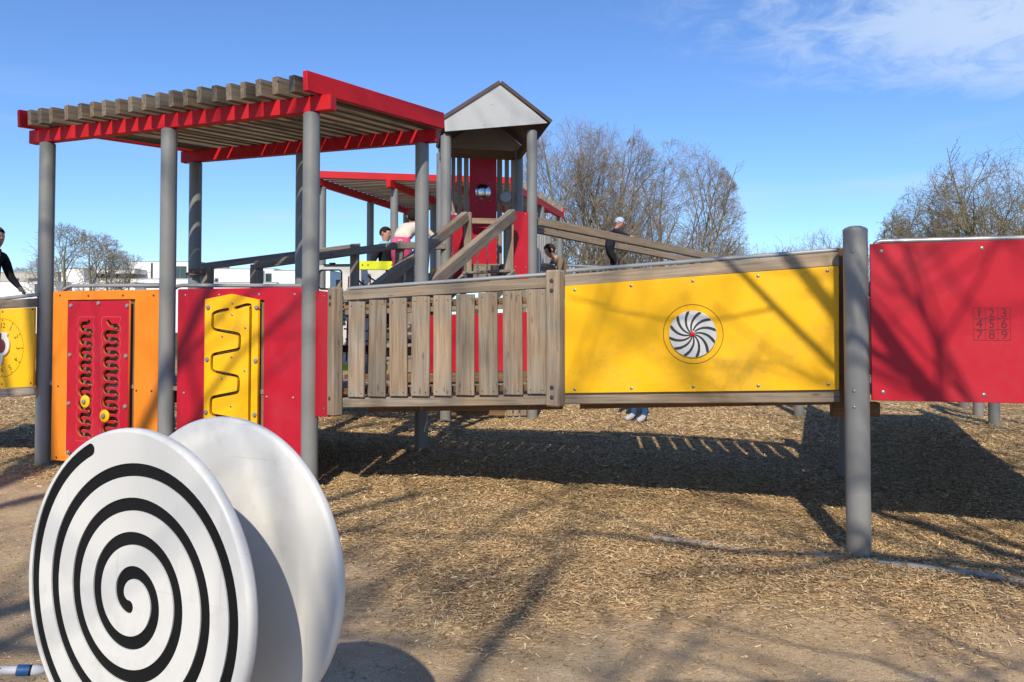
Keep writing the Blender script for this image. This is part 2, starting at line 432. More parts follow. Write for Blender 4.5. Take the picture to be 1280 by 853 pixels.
mu_ = mixc(N_, L_, 1.0, mu_, ramp(N_, L_, noise(N_, L_, tcn, 1.3, 5), [(.3, (.75, .74, .72)), (.7, (1.08, 1.05, 1.0))]), 'MULTIPLY')
gc = mixc(N_, L_, at_.outputs['Fac'], ea, mu_)
sy = N_.new('ShaderNodeSeparateXYZ'); L_.new(tcn, sy.inputs[0])
fr = N_.new('ShaderNodeMapRange'); fr.inputs[1].default_value = 24; fr.inputs[2].default_value = 30; L_.new(sy.outputs[1], fr.inputs[0])
gc = mixc(N_, L_, fr.outputs[0], gc, ramp(N_, L_, noise(N_, L_, tcn, .5, 6), [(.3, (.05, .075, .02)), (.7, (.10, .12, .04))]))
L_.new(gc, B_.inputs['Base Color']); B_.inputs['Roughness'].default_value = .95; B_.inputs['Specular IOR Level'].default_value = .15
hh = N_.new('ShaderNodeMath'); hh.operation = 'ADD'
L_.new(sep.outputs[1], hh.inputs[0]); L_.new(noise(N_, L_, tcn, 40, 6, .7), hh.inputs[1])
bump(N_, L_, B_, hh.outputs[0], .012, .7)
tag(add('ground', gm, m), 'earth and bark litter ground of the playground', None, None, 'structure')

# loose wood chips: real little slivers, too many to count
def make_chips():
    rng = np.random.default_rng(11); P = []
    for (y0, y1, dens, ls) in ((2.3, 4.2, 6600, .62), (4.2, 6, 6000, .66), (6, 8.5, 3200, .86), (8.5, 13, 1000, 1.3)):
        xw = .72*y1+.2; n = int((y1-y0)*2*xw*dens)
        x = rng.uniform(-xw, xw, n); y = rng.uniform(y0, y1, n)
        k = np.abs(x) < .72*y+.15; x, y = x[k], y[k]
        mu = mulch(x, y); keep = rng.uniform(size=len(x)) < (.05+.95*mu**1.3); x, y = x[keep], y[keep]
        P.append(np.stack([x, y, np.full(len(x), ls), mu[keep]], 1))
    P = np.concatenate(P); n = len(P)
    l = rng.uniform(.011, .032, n)*P[:, 2]; big = rng.uniform(size=n) < .03; l[big] *= 1.9; tiny = rng.uniform(size=n) < .35; l[tiny] *= .55
    w = rng.uniform(.0018, .0062, n)*P[:, 2]; h = w*rng.uniform(.25, .6, n)
    ya = rng.uniform(0, 2*np.pi, n); pt = rng.normal(0, .22, n)*(.3+.7*P[:, 3])
    ax = np.stack([np.cos(ya)*np.cos(pt), np.sin(ya)*np.cos(pt), np.sin(pt)], 1)
    sd_ = np.stack([-np.sin(ya), np.cos(ya), rng.normal(0, .25, n)], 1)
    c = np.stack([P[:, 0], P[:, 1], gz(P[:, 0], P[:, 1])+rng.uniform(.002, .016, n)*(.25+.75*P[:, 3])], 1)
    zz = np.array([0, 0, 1.0])
    tp = rng.uniform(.45, 1, n)[:, None]
    bend = rng.normal(0, .12, n)[:, None]
    a = ax*l[:, None]; b = sd_*w[:, None]; up = zz*h[:, None]; bz = sd_*l[:, None]*bend
    v = np.stack([c-a-b*tp, c-a+up*.6, c-a+b*tp, c+a-b+bz, c+a+up+bz, c+a+b+bz], 1).reshape(-1, 3)
    i = np.arange(n)[:, None]*6
    f = np.concatenate([i+np.array([0, 3, 4, 1]), i+np.array([1, 4, 5, 2])])
    tone = np.repeat(np.clip(rng.beta(2.0, 2.0, n), 0, 1), 6)
    return np_mesh('wood_chips', v, f, {'tone': tone})
m, N_, L_, B_ = new_mat('bark_chip')
a_ = N_.new('ShaderNodeAttribute'); a_.attribute_name = 'tone'
c_ = ramp(N_, L_, a_.outputs['Fac'], [(0, (.10, .056, .025)), (.25, (.31, .195, .09)), (.55, (.58, .405, .205)), (.82, (.75, .57, .33)), (1, (.84, .70, .47))])
L_.new(c_, B_.inputs['Base Color']); B_.inputs['Roughness'].default_value = .8; B_.inputs['Specular IOR Level'].default_value = .2
tag(add('wood_chips', make_chips(), m), 'loose wood chips scattered over the playground', None, None, 'stuff')

def make_grit():
    rng = np.random.default_rng(5); n = 9000; y = rng.uniform(2.3, 6.5, n); x = rng.uniform(-1, 1, n)*(.72*y+.2)
    k = rng.uniform(size=n) < (1.05-mulch(x, y)); x, y = x[k], y[k]; n = len(x); r = .0016+.007*rng.uniform(size=n)**4
    o = np.array([[1, 0, 0], [0, 1, 0], [-1, 0, 0], [0, -1, 0], [0, 0, .8], [0, 0, -.8]], float)
    v = np.stack([x, y, gz(x, y)+r*.3], 1)[:, None]+o[None]*r[:, None, None]*rng.uniform(.6, 1.3, (n, 6, 1)); i = np.arange(n)[:, None]*6
    f = np.concatenate([i+np.array(t) for t in ((0, 1, 4), (1, 2, 4), (2, 3, 4), (3, 0, 4), (1, 0, 5), (2, 1, 5), (3, 2, 5), (0, 3, 5))])
    return np_mesh('grit', v.reshape(-1, 3), f)
tag(add('grit', make_grit(), paint('earth_grit', (.27, .20, .135), .95, .4, .3, dirtcol=(.12, .09, .06))), 'small grit and clods on the trodden earth', None, None, 'stuff')

# concrete edging stones half buried in the litter
CONC = paint('edging_concrete', (.30, .28, .25), .9, .15, .3, dirtcol=(.2, .15, .1))
kb = thing('edging', 'row of pale concrete edging stones half buried by the right steel post', 'edging', (KA[0], KA[1], 0))
for k in range(8):
    a = KA + KD*(-.05+k*.5+.004); b = KA + KD*(-.05+(k+1)*.5-.008)
    lift = [-.004, -.012, .0, .004, -.002, -.010, .006, .008][k]
    z0 = float(gz(a[0:1], a[1:2])[0]); z1 = float(gz(b[0:1], b[1:2])[0])
    plank('stone', (a[0], a[1], z0+lift-.06), (b[0], b[1], z1+lift-.06), .055, .15, CONC, kb, b=.012)

# ------------------------------------------------------------------ front pergola with activity boards
V3 = Vector
F1 = V3((-4.54, 7.47, 0)); F3 = V3((-1.675, 6.38, 0)); F2 = (F1+F3)/2
B1 = V3((-3.62, 8.75, 0)); B3 = V3((-.918, 7.80, 0)); B2 = (B1+B3)/2
PF = Plane(F1, F3); PR = Plane(B1, B3)
perg = thing('pergola', 'large pergola with grey posts, red beams and weathered slats above orange and red activity boards', 'pergola', F3)
ZF, ZR = 3.145, 3.215
for p in (F1, F2, F3):
    o = post(perg, p.x, p.y, -.1, ZF, GREY)
    for (zz_, s) in ((1.64, .1), (.92, .1), (.72, .1)):
        bolt(o, (p.x+PF.n.x*.069+PF.d.x*s*.1, p.y+PF.n.y*.069, zz_), PF.n, .008, STEEL)
for p in (B1, B2, B3): post(perg, p.x, p.y, -.1, ZR, GREY)
fa = PF.l(41, 168)[0]; fb = PF.l(417, 130)[0]
beam = plank('beam', PF.g(fa, ZF+.065), PF.g(fb, ZF+.065), .085, .13, REDB, perg)
ra = PR.l(229, 190)[0]; rb = PR.l(547, 168)[0]
plank('beam', PR.g(ra, ZR+.065), PR.g(rb, ZR+.065), .085, .13, REDB, perg)
dL = V3((.584, .812, 0)); dR = V3((.52, .854, 0))
PFo = Plane(F1 - dL*.205, F3 - dR*.205)
pxs = [31, 44, 58, 77, 94, 109, 124, 141, 157, 174, 191, 208, 226, 243, 262, 280, 298, 317, 338, 359]
rs = random.Random(5)
def slat_line(px, yy):
    x = PFo.l(px, yy)[0]; f = x/PFo.len; d = dL.lerp(dR, f).normalized()
    return PFo.g(x, 0), d
for i, px in enumerate(pxs):
    a, d = slat_line(px+5.5, 137-i*2.1)
    z0 = ZF+.13+.0725+rs.uniform(-.004, .006); z1 = z0 + .078
    b = a + d*(1.97+rs.uniform(-.02, .03))
    plank('slat', (a.x, a.y, z0-.004), (b.x, b.y, z1), .066, .145+rs.uniform(-.006, .004), WOODS, perg, b=.004)
for (px, yy, d, ln) in ((23, 142, dL, 1.97), (381, 103, dR, 1.865)):
    x = PFo.l(px, yy)[0]; a = PFo.g(x, 0); b = a + d*ln
    plank('edge_board', (a.x, a.y, ZF+.13+.076), (b.x, b.y, ZR+.13+.086), .05, .165, REDB, perg)
# floor behind the boards
nb = 12
for k in range(nb):
    f0 = (k+.02)/nb; f1 = (k+.98)/nb
    a = F1.lerp(B1, (f0+f1)/2); b = F3.lerp(B3, (f0+f1)/2)
    plank('deck_board', (a.x, a.y, .80), (b.x, b.y, .80), (B1-F1).length/nb*.93, .04, WOODG, perg)
for q0, q1 in ((F1, B1), (F2, B2), (F3, B3)):
    plank('joist', (q0.x, q0.y, .72), (q1.x, q1.y, .72), .07, .11, WOODB, perg)

ZB, ZT = .07, 1.69
def X(px, py=450, P=None): return (P or PF).l(px, py)[0]
def poly(P, pts): return [P.l(*p) for p in pts]
# orange board with an opening
xo0, xo1 = PF.l(66.3, 470)[0], PF.l(198.5, 470)[0]
oxl, oxr = PF.l(86, 376)[0], PF.l(170, 376)[0]
zo = PF.l(120, 374.8)[1]
ob = panel('orange_board', PF, [(xo0, ZB), (xo1, ZB), (xo1, ZT), (xo0, ZT)], [[(oxl, .13), (oxl, zo), (oxr, zo), (oxr, .13)]], .022, ORA, perg)
for (px, py) in ((75, 369.5), (110.5, 370), (153.7, 369.5), (192, 369.5), (72.6, 483), (170.4, 488.5), (189.4, 489), (70.5, 572)):
    bolt(ob, PF.w(px, py, .012), PF.n, .011, DARKBOLT, .004)
plank('backing_board', PF.g((oxl+oxr)/2, .1, -.03), PF.g((oxl+oxr)/2, 1.64, -.03), 1.02, .03, WOODD, perg, up=tuple(PF.n))
# red play board with two winding slots
off = .032
il, ir = PF.l(86.2, 376, off)[0], PF.l(162.8, 376, off)[0]
pit = .0612; gw = .036
def serp(x0, x1, ztop, rows, first_left, start):
    pts = [start]; left = first_left; z = ztop
    for r in range(rows):
        xa, xb = (x1, x0) if left else (x0, x1)
        s = -1 if left else 1
        q = .022
        if r > 0: pts.append((xa + s*q, z))
        pts.append(((xa+xb)/2, z)); pts.append((xb - s*q, z)); pts.append((xb, z-pit*.5))
        z -= pit; left = not left
    pts[-1] = (pts[-1][0], pts[-1][1]+.012)
    return spline(pts, 5)
zc = PF.l(101, 404.5, off)[1]
sl1 = serp(PF.l(101.2, 470, off)[0], PF.l(114.5, 470, off)[0], zc, 18, True, PF.l(112.5, 402, off))
sl2 = serp(PF.l(131.2, 470, off)[0], PF.l(147.5, 470, off)[0], zc-.02, 17, False, PF.l(136, 402, off))
h1 = stroke(sl1, gw); h2 = stroke(sl2, gw)
rp = panel('winding_slot_board', PF, [(il, .16), (ir, .16), (ir, zo-.012), (il, zo-.012)], [h1, h2], .024, RED, perg, off, edge_mat=REDCORE)
for sl, hw in ((sl1, 0), (sl2, 0)):
    zs = [p[1] for p in sl]; cx_ = sum(p[0] for p in sl)/len(sl)
    # routed contour line around the slot, scalloped like the slot itself
    k = int((max(zs)-min(zs))/(2*pit))
    W_ = .108
    xl = min(p[0] for p in sl)-.042; xr = max(p[0] for p in sl)+.042; out = []
    zt, zb_ = max(zs)+.045, min(zs)-.045; n_ = 180
    for i in range(n_): 
        z = zt + (zb_-zt)*i/(n_-1); out.append((xl + .022*(1-abs(math.sin(math.pi*(z-zt)/(2*pit)))), z))
    for i in range(n_):
        z = zb_ + (zt-zb_)*i/(n_-1); out.append((xr - .022*(1-abs(math.sin(math.pi*(z-zt)/(2*pit)+1.57))), z))
    inn = [(cx_+(p[0]-cx_)*.955, (zt+zb_)/2+(p[1]-(zt+zb_)/2)*.992) for p in out]
    me = curve_mesh(out, [inn], .001, 0); add('contour_line', me, HALO, rp, PF.M @ T((0, 0, off+.0125)))
for (px, py) in ((89, 382.5), (123.3, 379.5), (159.3, 382.6), (87.7, 444), (157.6, 445.5), (86.3, 504.5), (156.6, 508.5), (85, 565.5)):
    bolt(rp, PF.w(px, py, off+.012), PF.n, .021, BOLTG, .016, 'bolt_cap')
for (px, py) in ((107, 502), (131.2, 520)):
    k = bolt(rp, PF.w(px, py, off+.012), PF.n, .058, YEL, .022, 'knob')
    k.data = lathe('knob', [(.058, 0), (.058, .008), (.05, .014), (.022, .016), (.02, .03), (.012, .034), (.001, .035)], 24)
    k.data.materials.append(YEL); k.data.materials.append(BOLTG)
    for p in k.data.polygons:
        if math.hypot(p.center.x, p.center.y) < .0215 and p.center.z > .012: p.material_index = 1
# red board with an opening
xr0, xr1 = PF.l(222.3, 470)[0], PF.l(377.5, 470)[0]
rxl, rxr = PF.l(264, 376)[0], PF.l(331.2, 376)[0]; zr = PF.l(300, 375.5)[1]
rb_ = panel('red_board', PF, [(xr0, ZB), (xr1, ZB), (xr1, ZT), (xr0, ZT)], [[(rxl, .2), (rxl, zr), (rxr, zr), (rxr, .2)]], .022, RED, perg)
for (px, py) in ((231.5, 369.5), (273.5, 369), (323.5, 368.5), (368, 368.5), (229.5, 491.5), (333, 496.5), (366, 497.5)):
    bolt(rb_, PF.w(px, py, .012), PF.n, .011, STEEL, .005)
plank('backing_board', PF.g((rxl+rxr)/2, .15, -.03), PF.g((rxl+rxr)/2, 1.64, -.03), .76, .03, WOODD, perg, up=tuple(PF.n))
# yellow play board with a zigzag slot
def z2(x, y): return PF.l(240+x/4.74, 360+y/4.74, off)
yl = [z2(85, 68), z2(240, 36), z2(403, 70)]
xa_, xb_ = z2(78, 500)[0], z2(394, 500)[0]
slotA = spline([z2(218, 127), z2(160, 139), z2(132, 152), z2(128, 172), z2(127, 222), z2(132, 240), z2(155, 250), z2(265, 270), z2(284, 280), z2(288, 296), z2(286, 345), z2(281, 360), z2(262, 368), z2(150, 390), z2(128, 400), z2(123, 420), z2(122, 470), z2(128, 488), z2(150, 498), z2(258, 520), z2(277, 532), z2(281, 552), z2(279, 600), z2(274, 614), z2(255, 622), z2(140, 645), z2(122, 656), z2(117, 680), z2(116, 730), z2(121, 745), z2(140, 754), z2(250, 775), z2(272, 790), z2(276, 830)], 4)
slotB = spline([z2(262, 119), z2(325, 101), z2(344, 103), z2(352, 120), z2(350, 300), z2(346, 600), z2(344, 830)], 6)
yb = panel('zigzag_slot_board', PF, [(xa_, .34), (xb_, .34), (xb_, yl[2][1]), (z2(240, 36)[0], yl[1][1]), (xa_, yl[0][1])], [stroke(slotA, .027), stroke(slotB, .027)], .024, YEL, perg, off, 0)
for (x, y) in ((97, 117), (90, 425), (83, 738), (384, 117), (378, 433), (372, 753)):
    bolt(yb, PF.w(240+x/4.74, 360+y/4.74, off+.012), PF.n, .021, BOLTG, .016, 'bolt_cap')
for (x, y) in ((240, 92), (238, 160), (316, 237), (180, 288), (235, 411), (312, 491), (177, 538), (230, 702)):
    bolt(yb, PF.w(240+x/4.74, 360+y/4.74, off+.012), PF.n, .011, STEEL, .006)
for (x0, y0, x1, y1) in ((165, 140, 215, 130), (165, 250, 280, 272), (150, 388, 285, 366), (150, 496, 240, 515), (290, 116, 340, 105)):
    plank('slot_slider', PF.w(240+x0/4.74, 360+y0/4.74, .012), PF.w(240+x1/4.74, 360+y1/4.74, .012), .012, .016, STEEL, yb, up=tuple(PF.n))
# handrail tubes behind the boards
for (pa, pb) in (((86, 357.5), (200, 357)), ((222, 357), (378, 357.5))):
    tube('handrail', [PF.w(pa[0]-6, pa[1]+5, -.05), PF.w(pa[0], pa[1]+1.2, -.05), PF.w(pa[0]+5, pa[1], -.05), PF.w(*pb, -.05)], .018, GREYL, perg)

# ------------------------------------------------------------------ picket bridge (left half of the ramp)
Q0 = V3((-1.398, 6.10, 0)); Q1 = V3((.334, 5.62, 0)); Q2 = V3((2.093, 4.90, 0))
P1 = Plane(Q0, Q1); P2 = Plane(Q1, Q2)
pb_ = thing('picket_bridge', 'weathered wooden bridge section with nine vertical pickets left of the yellow board', 'bridge', Q0)
def tpost(parent, p, z0, z1, heading, w, d_, bolts):
    o = add('timber_post', box_mesh(z1-z0, w, d_, .012), WOOD, parent, T((p.x, p.y, (z0+z1)/2)) @ Matrix.Rotation(heading, 4, 'Z') @ Matrix(((0, 1, 0, 0), (0, 0, -1, 0), (-1, 0, 0, 0), (0, 0, 0, 1))))
    f1 = Matrix.Rotation(heading, 4, 'Z') @ V3((0, -1, 0)); 
    for zb in bolts:
        for z_ in zb: bolt(o, V3((p.x, p.y, z_)) + f1*(d_/2), f1, .017, DARKBOLT, .006)
    return o
tpost(pb_, Q0 + V3((0, -.02, 0)), .66, 1.675, math.atan2(P1.d.y, P1.d.x)-.55, .095, .095, [[1.595, 1.54, .80]])
o = tpost(pb_, Q1 + V3((-.02, -.03, 0)), .79, 1.78, math.atan2(P1.d.y, P1.d.x)-.30, .115, .10, [[1.70, 1.63, .93, .86]])
def zl(y): return 330+y/3.553
def xl_(x): return 400+x/3.553
plank('top_rail', P1.w(431, 370), P1.w(686, 353.8), .06, .078, WOOD, pb_)
plank('middle_rail', P1.w(431, 383, -.045), P1.w(686, 374.5, -.045), .05, .05, WOODB, pb_)
plank('bottom_rail', P1.w(430, 503.2), P1.w(686, 499.5), .06, .075, WOOD, pb_)
plank('bottom_rail', P1.w(430, 489.5, -.05), P1.w(686, 484.5, -.05), .05, .05, WOODB, pb_)
e = [(128, 72, 168, 592), (218, 76, 160, 590), (310, 78, 152, 588), (408, 80, 146, 588), (505, 80, 140, 586), (605, 82, 135, 584), (706, 84, 128, 584), (814, 86, 120, 582), (920, 88, 113, 578)]
for (x, w, t, b) in e:
    a = P1.l(xl_(x+w/2), zl(t), .04); c = P1.l(xl_(x+w/2), zl(b), .04)
    wl = P1.l(xl_(x+w), zl(300), .04)[0] - P1.l(xl_(x), zl(300), .04)[0]
    xm = (a[0]+c[0])/2; tl = rs.uniform(-.004, .004)
    pk_ = plank('picket', P1.g(xm-tl, c[1], .042), P1.g(xm+tl, a[1], .042), wl, .022, WOOD, pb_, up=tuple(P1.n), b=.004)
    for sx_ in (-.045, .045):
        for zz_ in (a[1]-.035, c[1]+.03): bolt(pk_, P1.g(xm+sx_, zz_, .053), P1.n, .005, DARKBOLT, .002, 'screw')
tube('handrail', [P1.w(434, 364.5, -.01), P1.w(436, 361.5, -.01), P1.w(440, 360.6, -.01), P1.w(694, 342.6, -.01)], .015, GREYL, pb_)
def deck(parent, P, n, z0, z1, depth, L_):
    for k in range(n):
        x = L_*(k+.5)/n; z = z0+(z1-z0)*(k+.5)/n
        plank('deck_board', P.g(x, z, -.05), P.g(x, z, -depth), L_/n*.94, .035, WOODG, parent)
BW = 1.5
deck(pb_, P1, 12, .76, .83, BW, P1.len)
plank('joist', P1.g(.1, .70, -.4), P1.g(P1.len-.05, .77, -.4), .06, .10, WOODB, pb_)
plank('joist', P1.g(.1, .70, -1.1), P1.g(P1.len-.05, .77, -1.1), .06, .10, WOODB, pb_)
x0 = P1.l(537, 420, -BW)[0]
rr_ = panel('red_board', P1, [(x0, .90), (P1.len+.35, .97), (P1.len+.35, 1.52), (x0, 1.46)], [], .022, RED, pb_, -BW)
plank('rear_rail', P1.g(x0-.9, 1.50, -BW), P1.g(P1.len+.4, 1.60, -BW), .06, .08, WOOD, pb_)
plank('rear_rail', P1.g(x0-.9, .82, -BW), P1.g(P1.len+.4, .92, -BW), .06, .09, WOODB, pb_)
for x_ in (x0-.03, P1.len+.36): plank('rear_post', P1.g(x_, .78, -BW-.06), P1.g(x_, 1.6, -BW-.06), .09, .09, WOOD, pb_)
# side board between the pergola post and the bridge
PS = Plane((F3.x+.06, F3.y-.03), (Q0.x, Q0.y))
sb = panel('side_board', PS, [(.0, .62), (.23, .64), (.23, 1.64), (.0, 1.66)], [], .022, RED, pb_, .0)
for z_ in (1.61, .70): bolt(sb, PS.g(.16, z_, .012), PS.n, .009, STEEL, .004)

# ------------------------------------------------------------------ yellow board bridge with pinwheel
yb2 = thing('pinwheel_bridge', 'bridge section with a long yellow board carrying a black and white pinwheel', 'bridge', Q1)
def c1(x, y): return (680+x/3.2, 280+y/3.2)
yp = panel('yellow_board', P2, poly(P2, [c1(93, 675), c1(1180, 661), c1(1179, 170), c1(93, 250)]), [], .022, YEL, yb2, .045)
for (x, y) in ((123, 265), (348, 248), (595, 229), (856, 209), (1133, 188), (123, 663), (350, 658), (597, 652), (857, 648), (1137, 642)):
    b_ = bolt(yp, P2.w(*c1(x, y), .056), P2.n, .011, STEEL, .004)
plank('top_rail', P2.w(*c1(88, 229), 0), P2.w(*c1(1180, 141), 0), .07, .088, WOOD, yb2)
plank('bottom_rail', P2.w(*c1(88, 697), 0), P2.w(*c1(1184, 687), 0), .07, .080, WOOD, yb2)
tube('handrail', [P2.w(*c1(92, 191), -.01), P2.w(*c1(96, 188), -.01), P2.w(*c1(1179, 104), -.01)], .0145, GREYL, yb2)
for x in (560, 860, 1090, 300):
    f = (x-92)/(1179-92); a = P2.w(*c1(x, 188-84*f), -.01)
    plank('bracket', a + V3((0, 0, -.045)), a + V3((0, 0, -.005)), .012, .012, STEEL, yb2)
# pinwheel
pc = P2.l(*c1(595, 441), .057)
wheel = add('pinwheel', curve_mesh(circle(0, 0, .158, 64), [], .010, .002), WHITE, yb2, P2.M @ T((pc[0], pc[1], .064)))
pin_dark = paint('pinwheel_grey', (.032, .032, .034), .5)
for k in range(12):
    tr = R(9+30*k); cl = []
    for i in range(12):
        r_ = .020 + (.1555-.020)*i/11; th = tr + R(46)*(1-r_/.158); cl.append((r_*math.cos(th), r_*math.sin(th), .0055+.0065*i/11))
    Lp = []; Rp = []
    for i, (x, y, w) in enumerate(cl):
        q = cl[min(i+1, 11)]; p = cl[max(i-1, 0)]; t = V3((q[0]-p[0], q[1]-p[1])).normalized()
        nn = V3((-t.y, t.x)); a = V3((x, y)) + nn*w*.85; b = V3((x, y)) - nn*w*.85
        if i == 11: a = a.normalized()*.1565; b = b.normalized()*.1565
        Lp.append((a.x, a.y)); Rp.append((b.x, b.y))
    add('blade', curve_mesh(Lp+Rp[::-1], [], .0016, 0), pin_dark, wheel, WM[wheel.name] @ T((0, 0, .0058)))
hub = bolt(wheel, P2.g(pc[0], pc[1], .0695), P2.n, .018, REDB, .014, 'hub')
bolt(wheel, P2.g(pc[0], pc[1], .0690), P2.n, .023, STEEL, .004, 'washer')
add('ring', curve_mesh(circle(0, 0, .2015, 72), [circle(0, 0, .1975, 72)], .0012, 0), LINEB, yp, P2.M @ T((pc[0], pc[1], .0568)))
deck(yb2, P2, 12, .84, .95, BW, P2.len)
wq = (P1.g(P1.len, 0, -BW)+P2.g(0, 0, -BW))/2
plank('deck_board', V3((Q1.x+.02, Q1.y+.08, .845)), V3((wq.x, wq.y, .845)), .20, .03, WOODG, yb2)
plank('joist', P2.g(.05, .78, -.4), P2.g(P2.len-.05, .89, -.4), .06, .10, WOODB, yb2)
plank('joist', P2.g(.05, .78, -1.1), P2.g(P2.len-.05, .89, -1.1), .06, .10, WOODB, yb2)
# far side of the same section: pickets
for k in range(11):
    x = .06+k*.178
    plank('picket', P2.g(x, .86+x*.06, -BW-.03), P2.g(x, 1.56+x*.06, -BW-.03), .145, .022, WOOD, yb2, up=tuple(P2.n))
plank('rear_rail', P2.g(-.1, 1.66, -BW), P2.g(2.1, 1.78, -BW), .06, .08, WOOD, yb2)
plank('rear_rail', P2.g(-.1, .90, -BW), P2.g(2.1, 1.02, -BW), .06, .08, WOODB, yb2)
tube('handrail', [P2.g(-.1, 1.74, -BW), P2.g(2.1, 1.86, -BW)], .0145, GREYL, yb2)
# end posts
rp1 = V3((2.083, 4.65, 0))
o = post(yb2, rp1.x, rp1.y, -.1, 1.98, GREY)
for (px, py) in ((1059.3, 314.5), (1061.7, 489), (1061.7, 509)):
    n_ = V3((-.62, -.78, 0)); 
    z_ = at(px, py, 4.6).z; bolt(o, V3((rp1.x, rp1.y, z_)) + n_*.069, n_, .009, STEEL, .005)
post(yb2, 2.86, 6.58, -.1, 1.80, GREY)
plank('timber_post', at(1050.5, 503, 4.93), at(1050.5, 311, 4.93), .07, .075, WOODB, yb2, up=(0, -1, 0))
pl_ = at(1094, 512, 5.3); plank('joist', (pl_.x-.3, pl_.y, pl_.z), (pl_.x+.02, pl_.y, pl_.z), .07, .10, WOODB, yb2)

# ------------------------------------------------------------------ red guard board on the right
P3 = Plane((2.142, 4.60), (2.142+.968*2.2, 4.60-.25*2.2))
gd = thing('guard_board', 'long red guard board with an engraved number grid right of the grey post', 'guard board', (2.142, 4.6, 0))
zt0 = P3.l(1088, 305.5)[1]; zt1 = P3.l(1280, 300)[1]; zb0 = P3.l(1088, 500.5)[1]; zb1 = P3.l(1280, 504.5)[1]; x1 = P3.l(1280, 400)[0]
xe = 1.9; zte = zt0+(zt1-zt0)*xe/x1; zbe = zb0+(zb1-zb0)*xe/x1
gp = panel('red_board', P3, [(0.005, zb0), (xe, zbe), (xe, zte), (0.005, zt0)], [], .022, RED, gd, 0)
for (px, py) in ((1101.8, 314.5), (1227.5, 310.5), (1104, 490.5), (1230, 494)):
    bolt(gp, P3.w(px, py, .011), P3.n, .012, STEEL, .005)
plank('backing_rail', P3.g(.02, zt0-.05, -.05), P3.g(xe, zte-.05, -.05), .06, .08, WOODB, gd)
plank('backing_rail', P3.g(.02, zb0+.09, -.05), P3.g(xe, zbe+.09, -.05), .06, .08, WOODB, gd)
tube('handrail', [P3.w(1093.5, 309, -.03), P3.w(1094.5, 305, -.03), P3.w(1097, 303, -.03), P3.w(1102, 302, -.03), P3.w(1280, 297.6, -.03), P3.g(xe, zte+.03, -.03)], .016, GREYL, gd)
pe = P3.g(xe+.08, 0, 0); post(gd, pe.x, pe.y, -.15, 2.05, GREY)
ga = P3.l(1216.2, 385.2, .011); gb = P3.l(1263.3, 425.8, .011)
cw = (gb[0]-ga[0])/3; chh = (ga[1]-gb[1])/3; lw = .0028
grid = []
for k in range(4):
    x = ga[0]+k*cw; grid.append([(x-lw/2, gb[1]-lw/2), (x+lw/2, gb[1]-lw/2), (x+lw/2, ga[1]+lw/2), (x-lw/2, ga[1]+lw/2)])
bmg = bmesh.new()
def flat(bm, q, z):
    bm.faces.new([bm.verts.new((p[0], p[1], z)) for p in q])
for i, q in enumerate(grid): flat(bmg, q, .0004)
for k in range(4):
    y = gb[1]+k*chh; flat(bmg, [(ga[0], y-lw/2), (gb[0], y-lw/2), (gb[0], y+lw/2), (ga[0], y+lw/2)], .0008)
meg = bpy.data.meshes.new('grid'); bmg.to_mesh(meg); bmg.free()
add('grid_line', meg, DKRED, gp, P3.M @ T((0, 0, .0112)))
for k in range(9):
    cx_ = ga[0]+cw*(k % 3+.5); cy_ = ga[1]-chh*(k//3+.5)
    add('digit', text_mesh(str(k+1), .072), DKRED, gp, P3.M @ T((cx_, cy_, .0118)))

# ------------------------------------------------------------------ clock bridge on the far left
E1 = V3((-4.60, 7.40, 0)); dE = V3((-.94, .342, 0)); E0 = E1 + dE*2.0
P0 = Plane(E0, E1)
cb = thing('clock_bridge', 'bridge section with a yellow clock board left of the orange board', 'bridge', E1)
xr_ = P0.l(47, 430)[0]
zA = P0.l(46, 384.5)[1]; zA0 = P0.l(0, 387)[1]; xz = P0.l(0, 430)[0]; zBm = P0.l(46, 483)[1]; zB0 = P0.l(0, 485.5)[1]
def ex(z1, z0, x): return z1 + (z0-z1)*(xr_-x)/(xr_-xz)
ckb = panel('yellow_board', P0, [(.05, ex(zBm, zB0, .05)), (xr_, zBm), (xr_, zA), (.05, ex(zA, zA0, .05))], [], .022, YEL, cb, .03)
for (px, py) in ((3.5, 390), (40.5, 387), (2, 480.5), (38.5, 479)): bolt(ckb, P0.w(px, py, .042), P0.n, .010, DARKBOLT, .004)
plank('top_rail', P0.g(.02, ex(P0.l(46, 378.5)[1], P0.l(0, 381)[1], .02)), P0.w(46, 378.5), .06, .082, WOODG, cb)
plank('bottom_rail', P0.g(.02, ex(P0.l(46, 489)[1], P0.l(0, 492)[1], .02)), P0.w(46, 489), .06, .078, WOODG, cb)
tube('handrail', [P0.g(.02, ex(P0.l(46, 368.5)[1], P0.l(0, 374)[1], .02)), P0.w(0, 374), P0.w(47, 368.5)], .018, GREYL, cb)
ck = P0.l(2.8, 435, .042); rk = .285
add('clock_ring', curve_mesh(circle(ck[0], ck[1], rk, 80), [circle(ck[0], ck[1], rk-.004, 80)], .001, 0), LINEB, ckb, P0.M @ T((0, 0, .0418)))
for h in range(1, 13):
    th = math.pi/2 - h*math.pi/6
    add('digit', text_mesh(str(h), .075), LINEB, ckb, P0.M @ T((ck[0]+.215*math.cos(th), ck[1]+.215*math.sin(th), .0418)) @ Matrix.Rotation(th-math.pi/2 if h in (1, 2, 3, 4, 5) else 0, 4, 'Z'))
    add('hour_dot', curve_mesh(circle(0, 0, .008, 10), [], .001, 0), LINEB, ckb, P0.M @ T((ck[0]+.268*math.cos(th), ck[1]+.268*math.sin(th), .0418)))
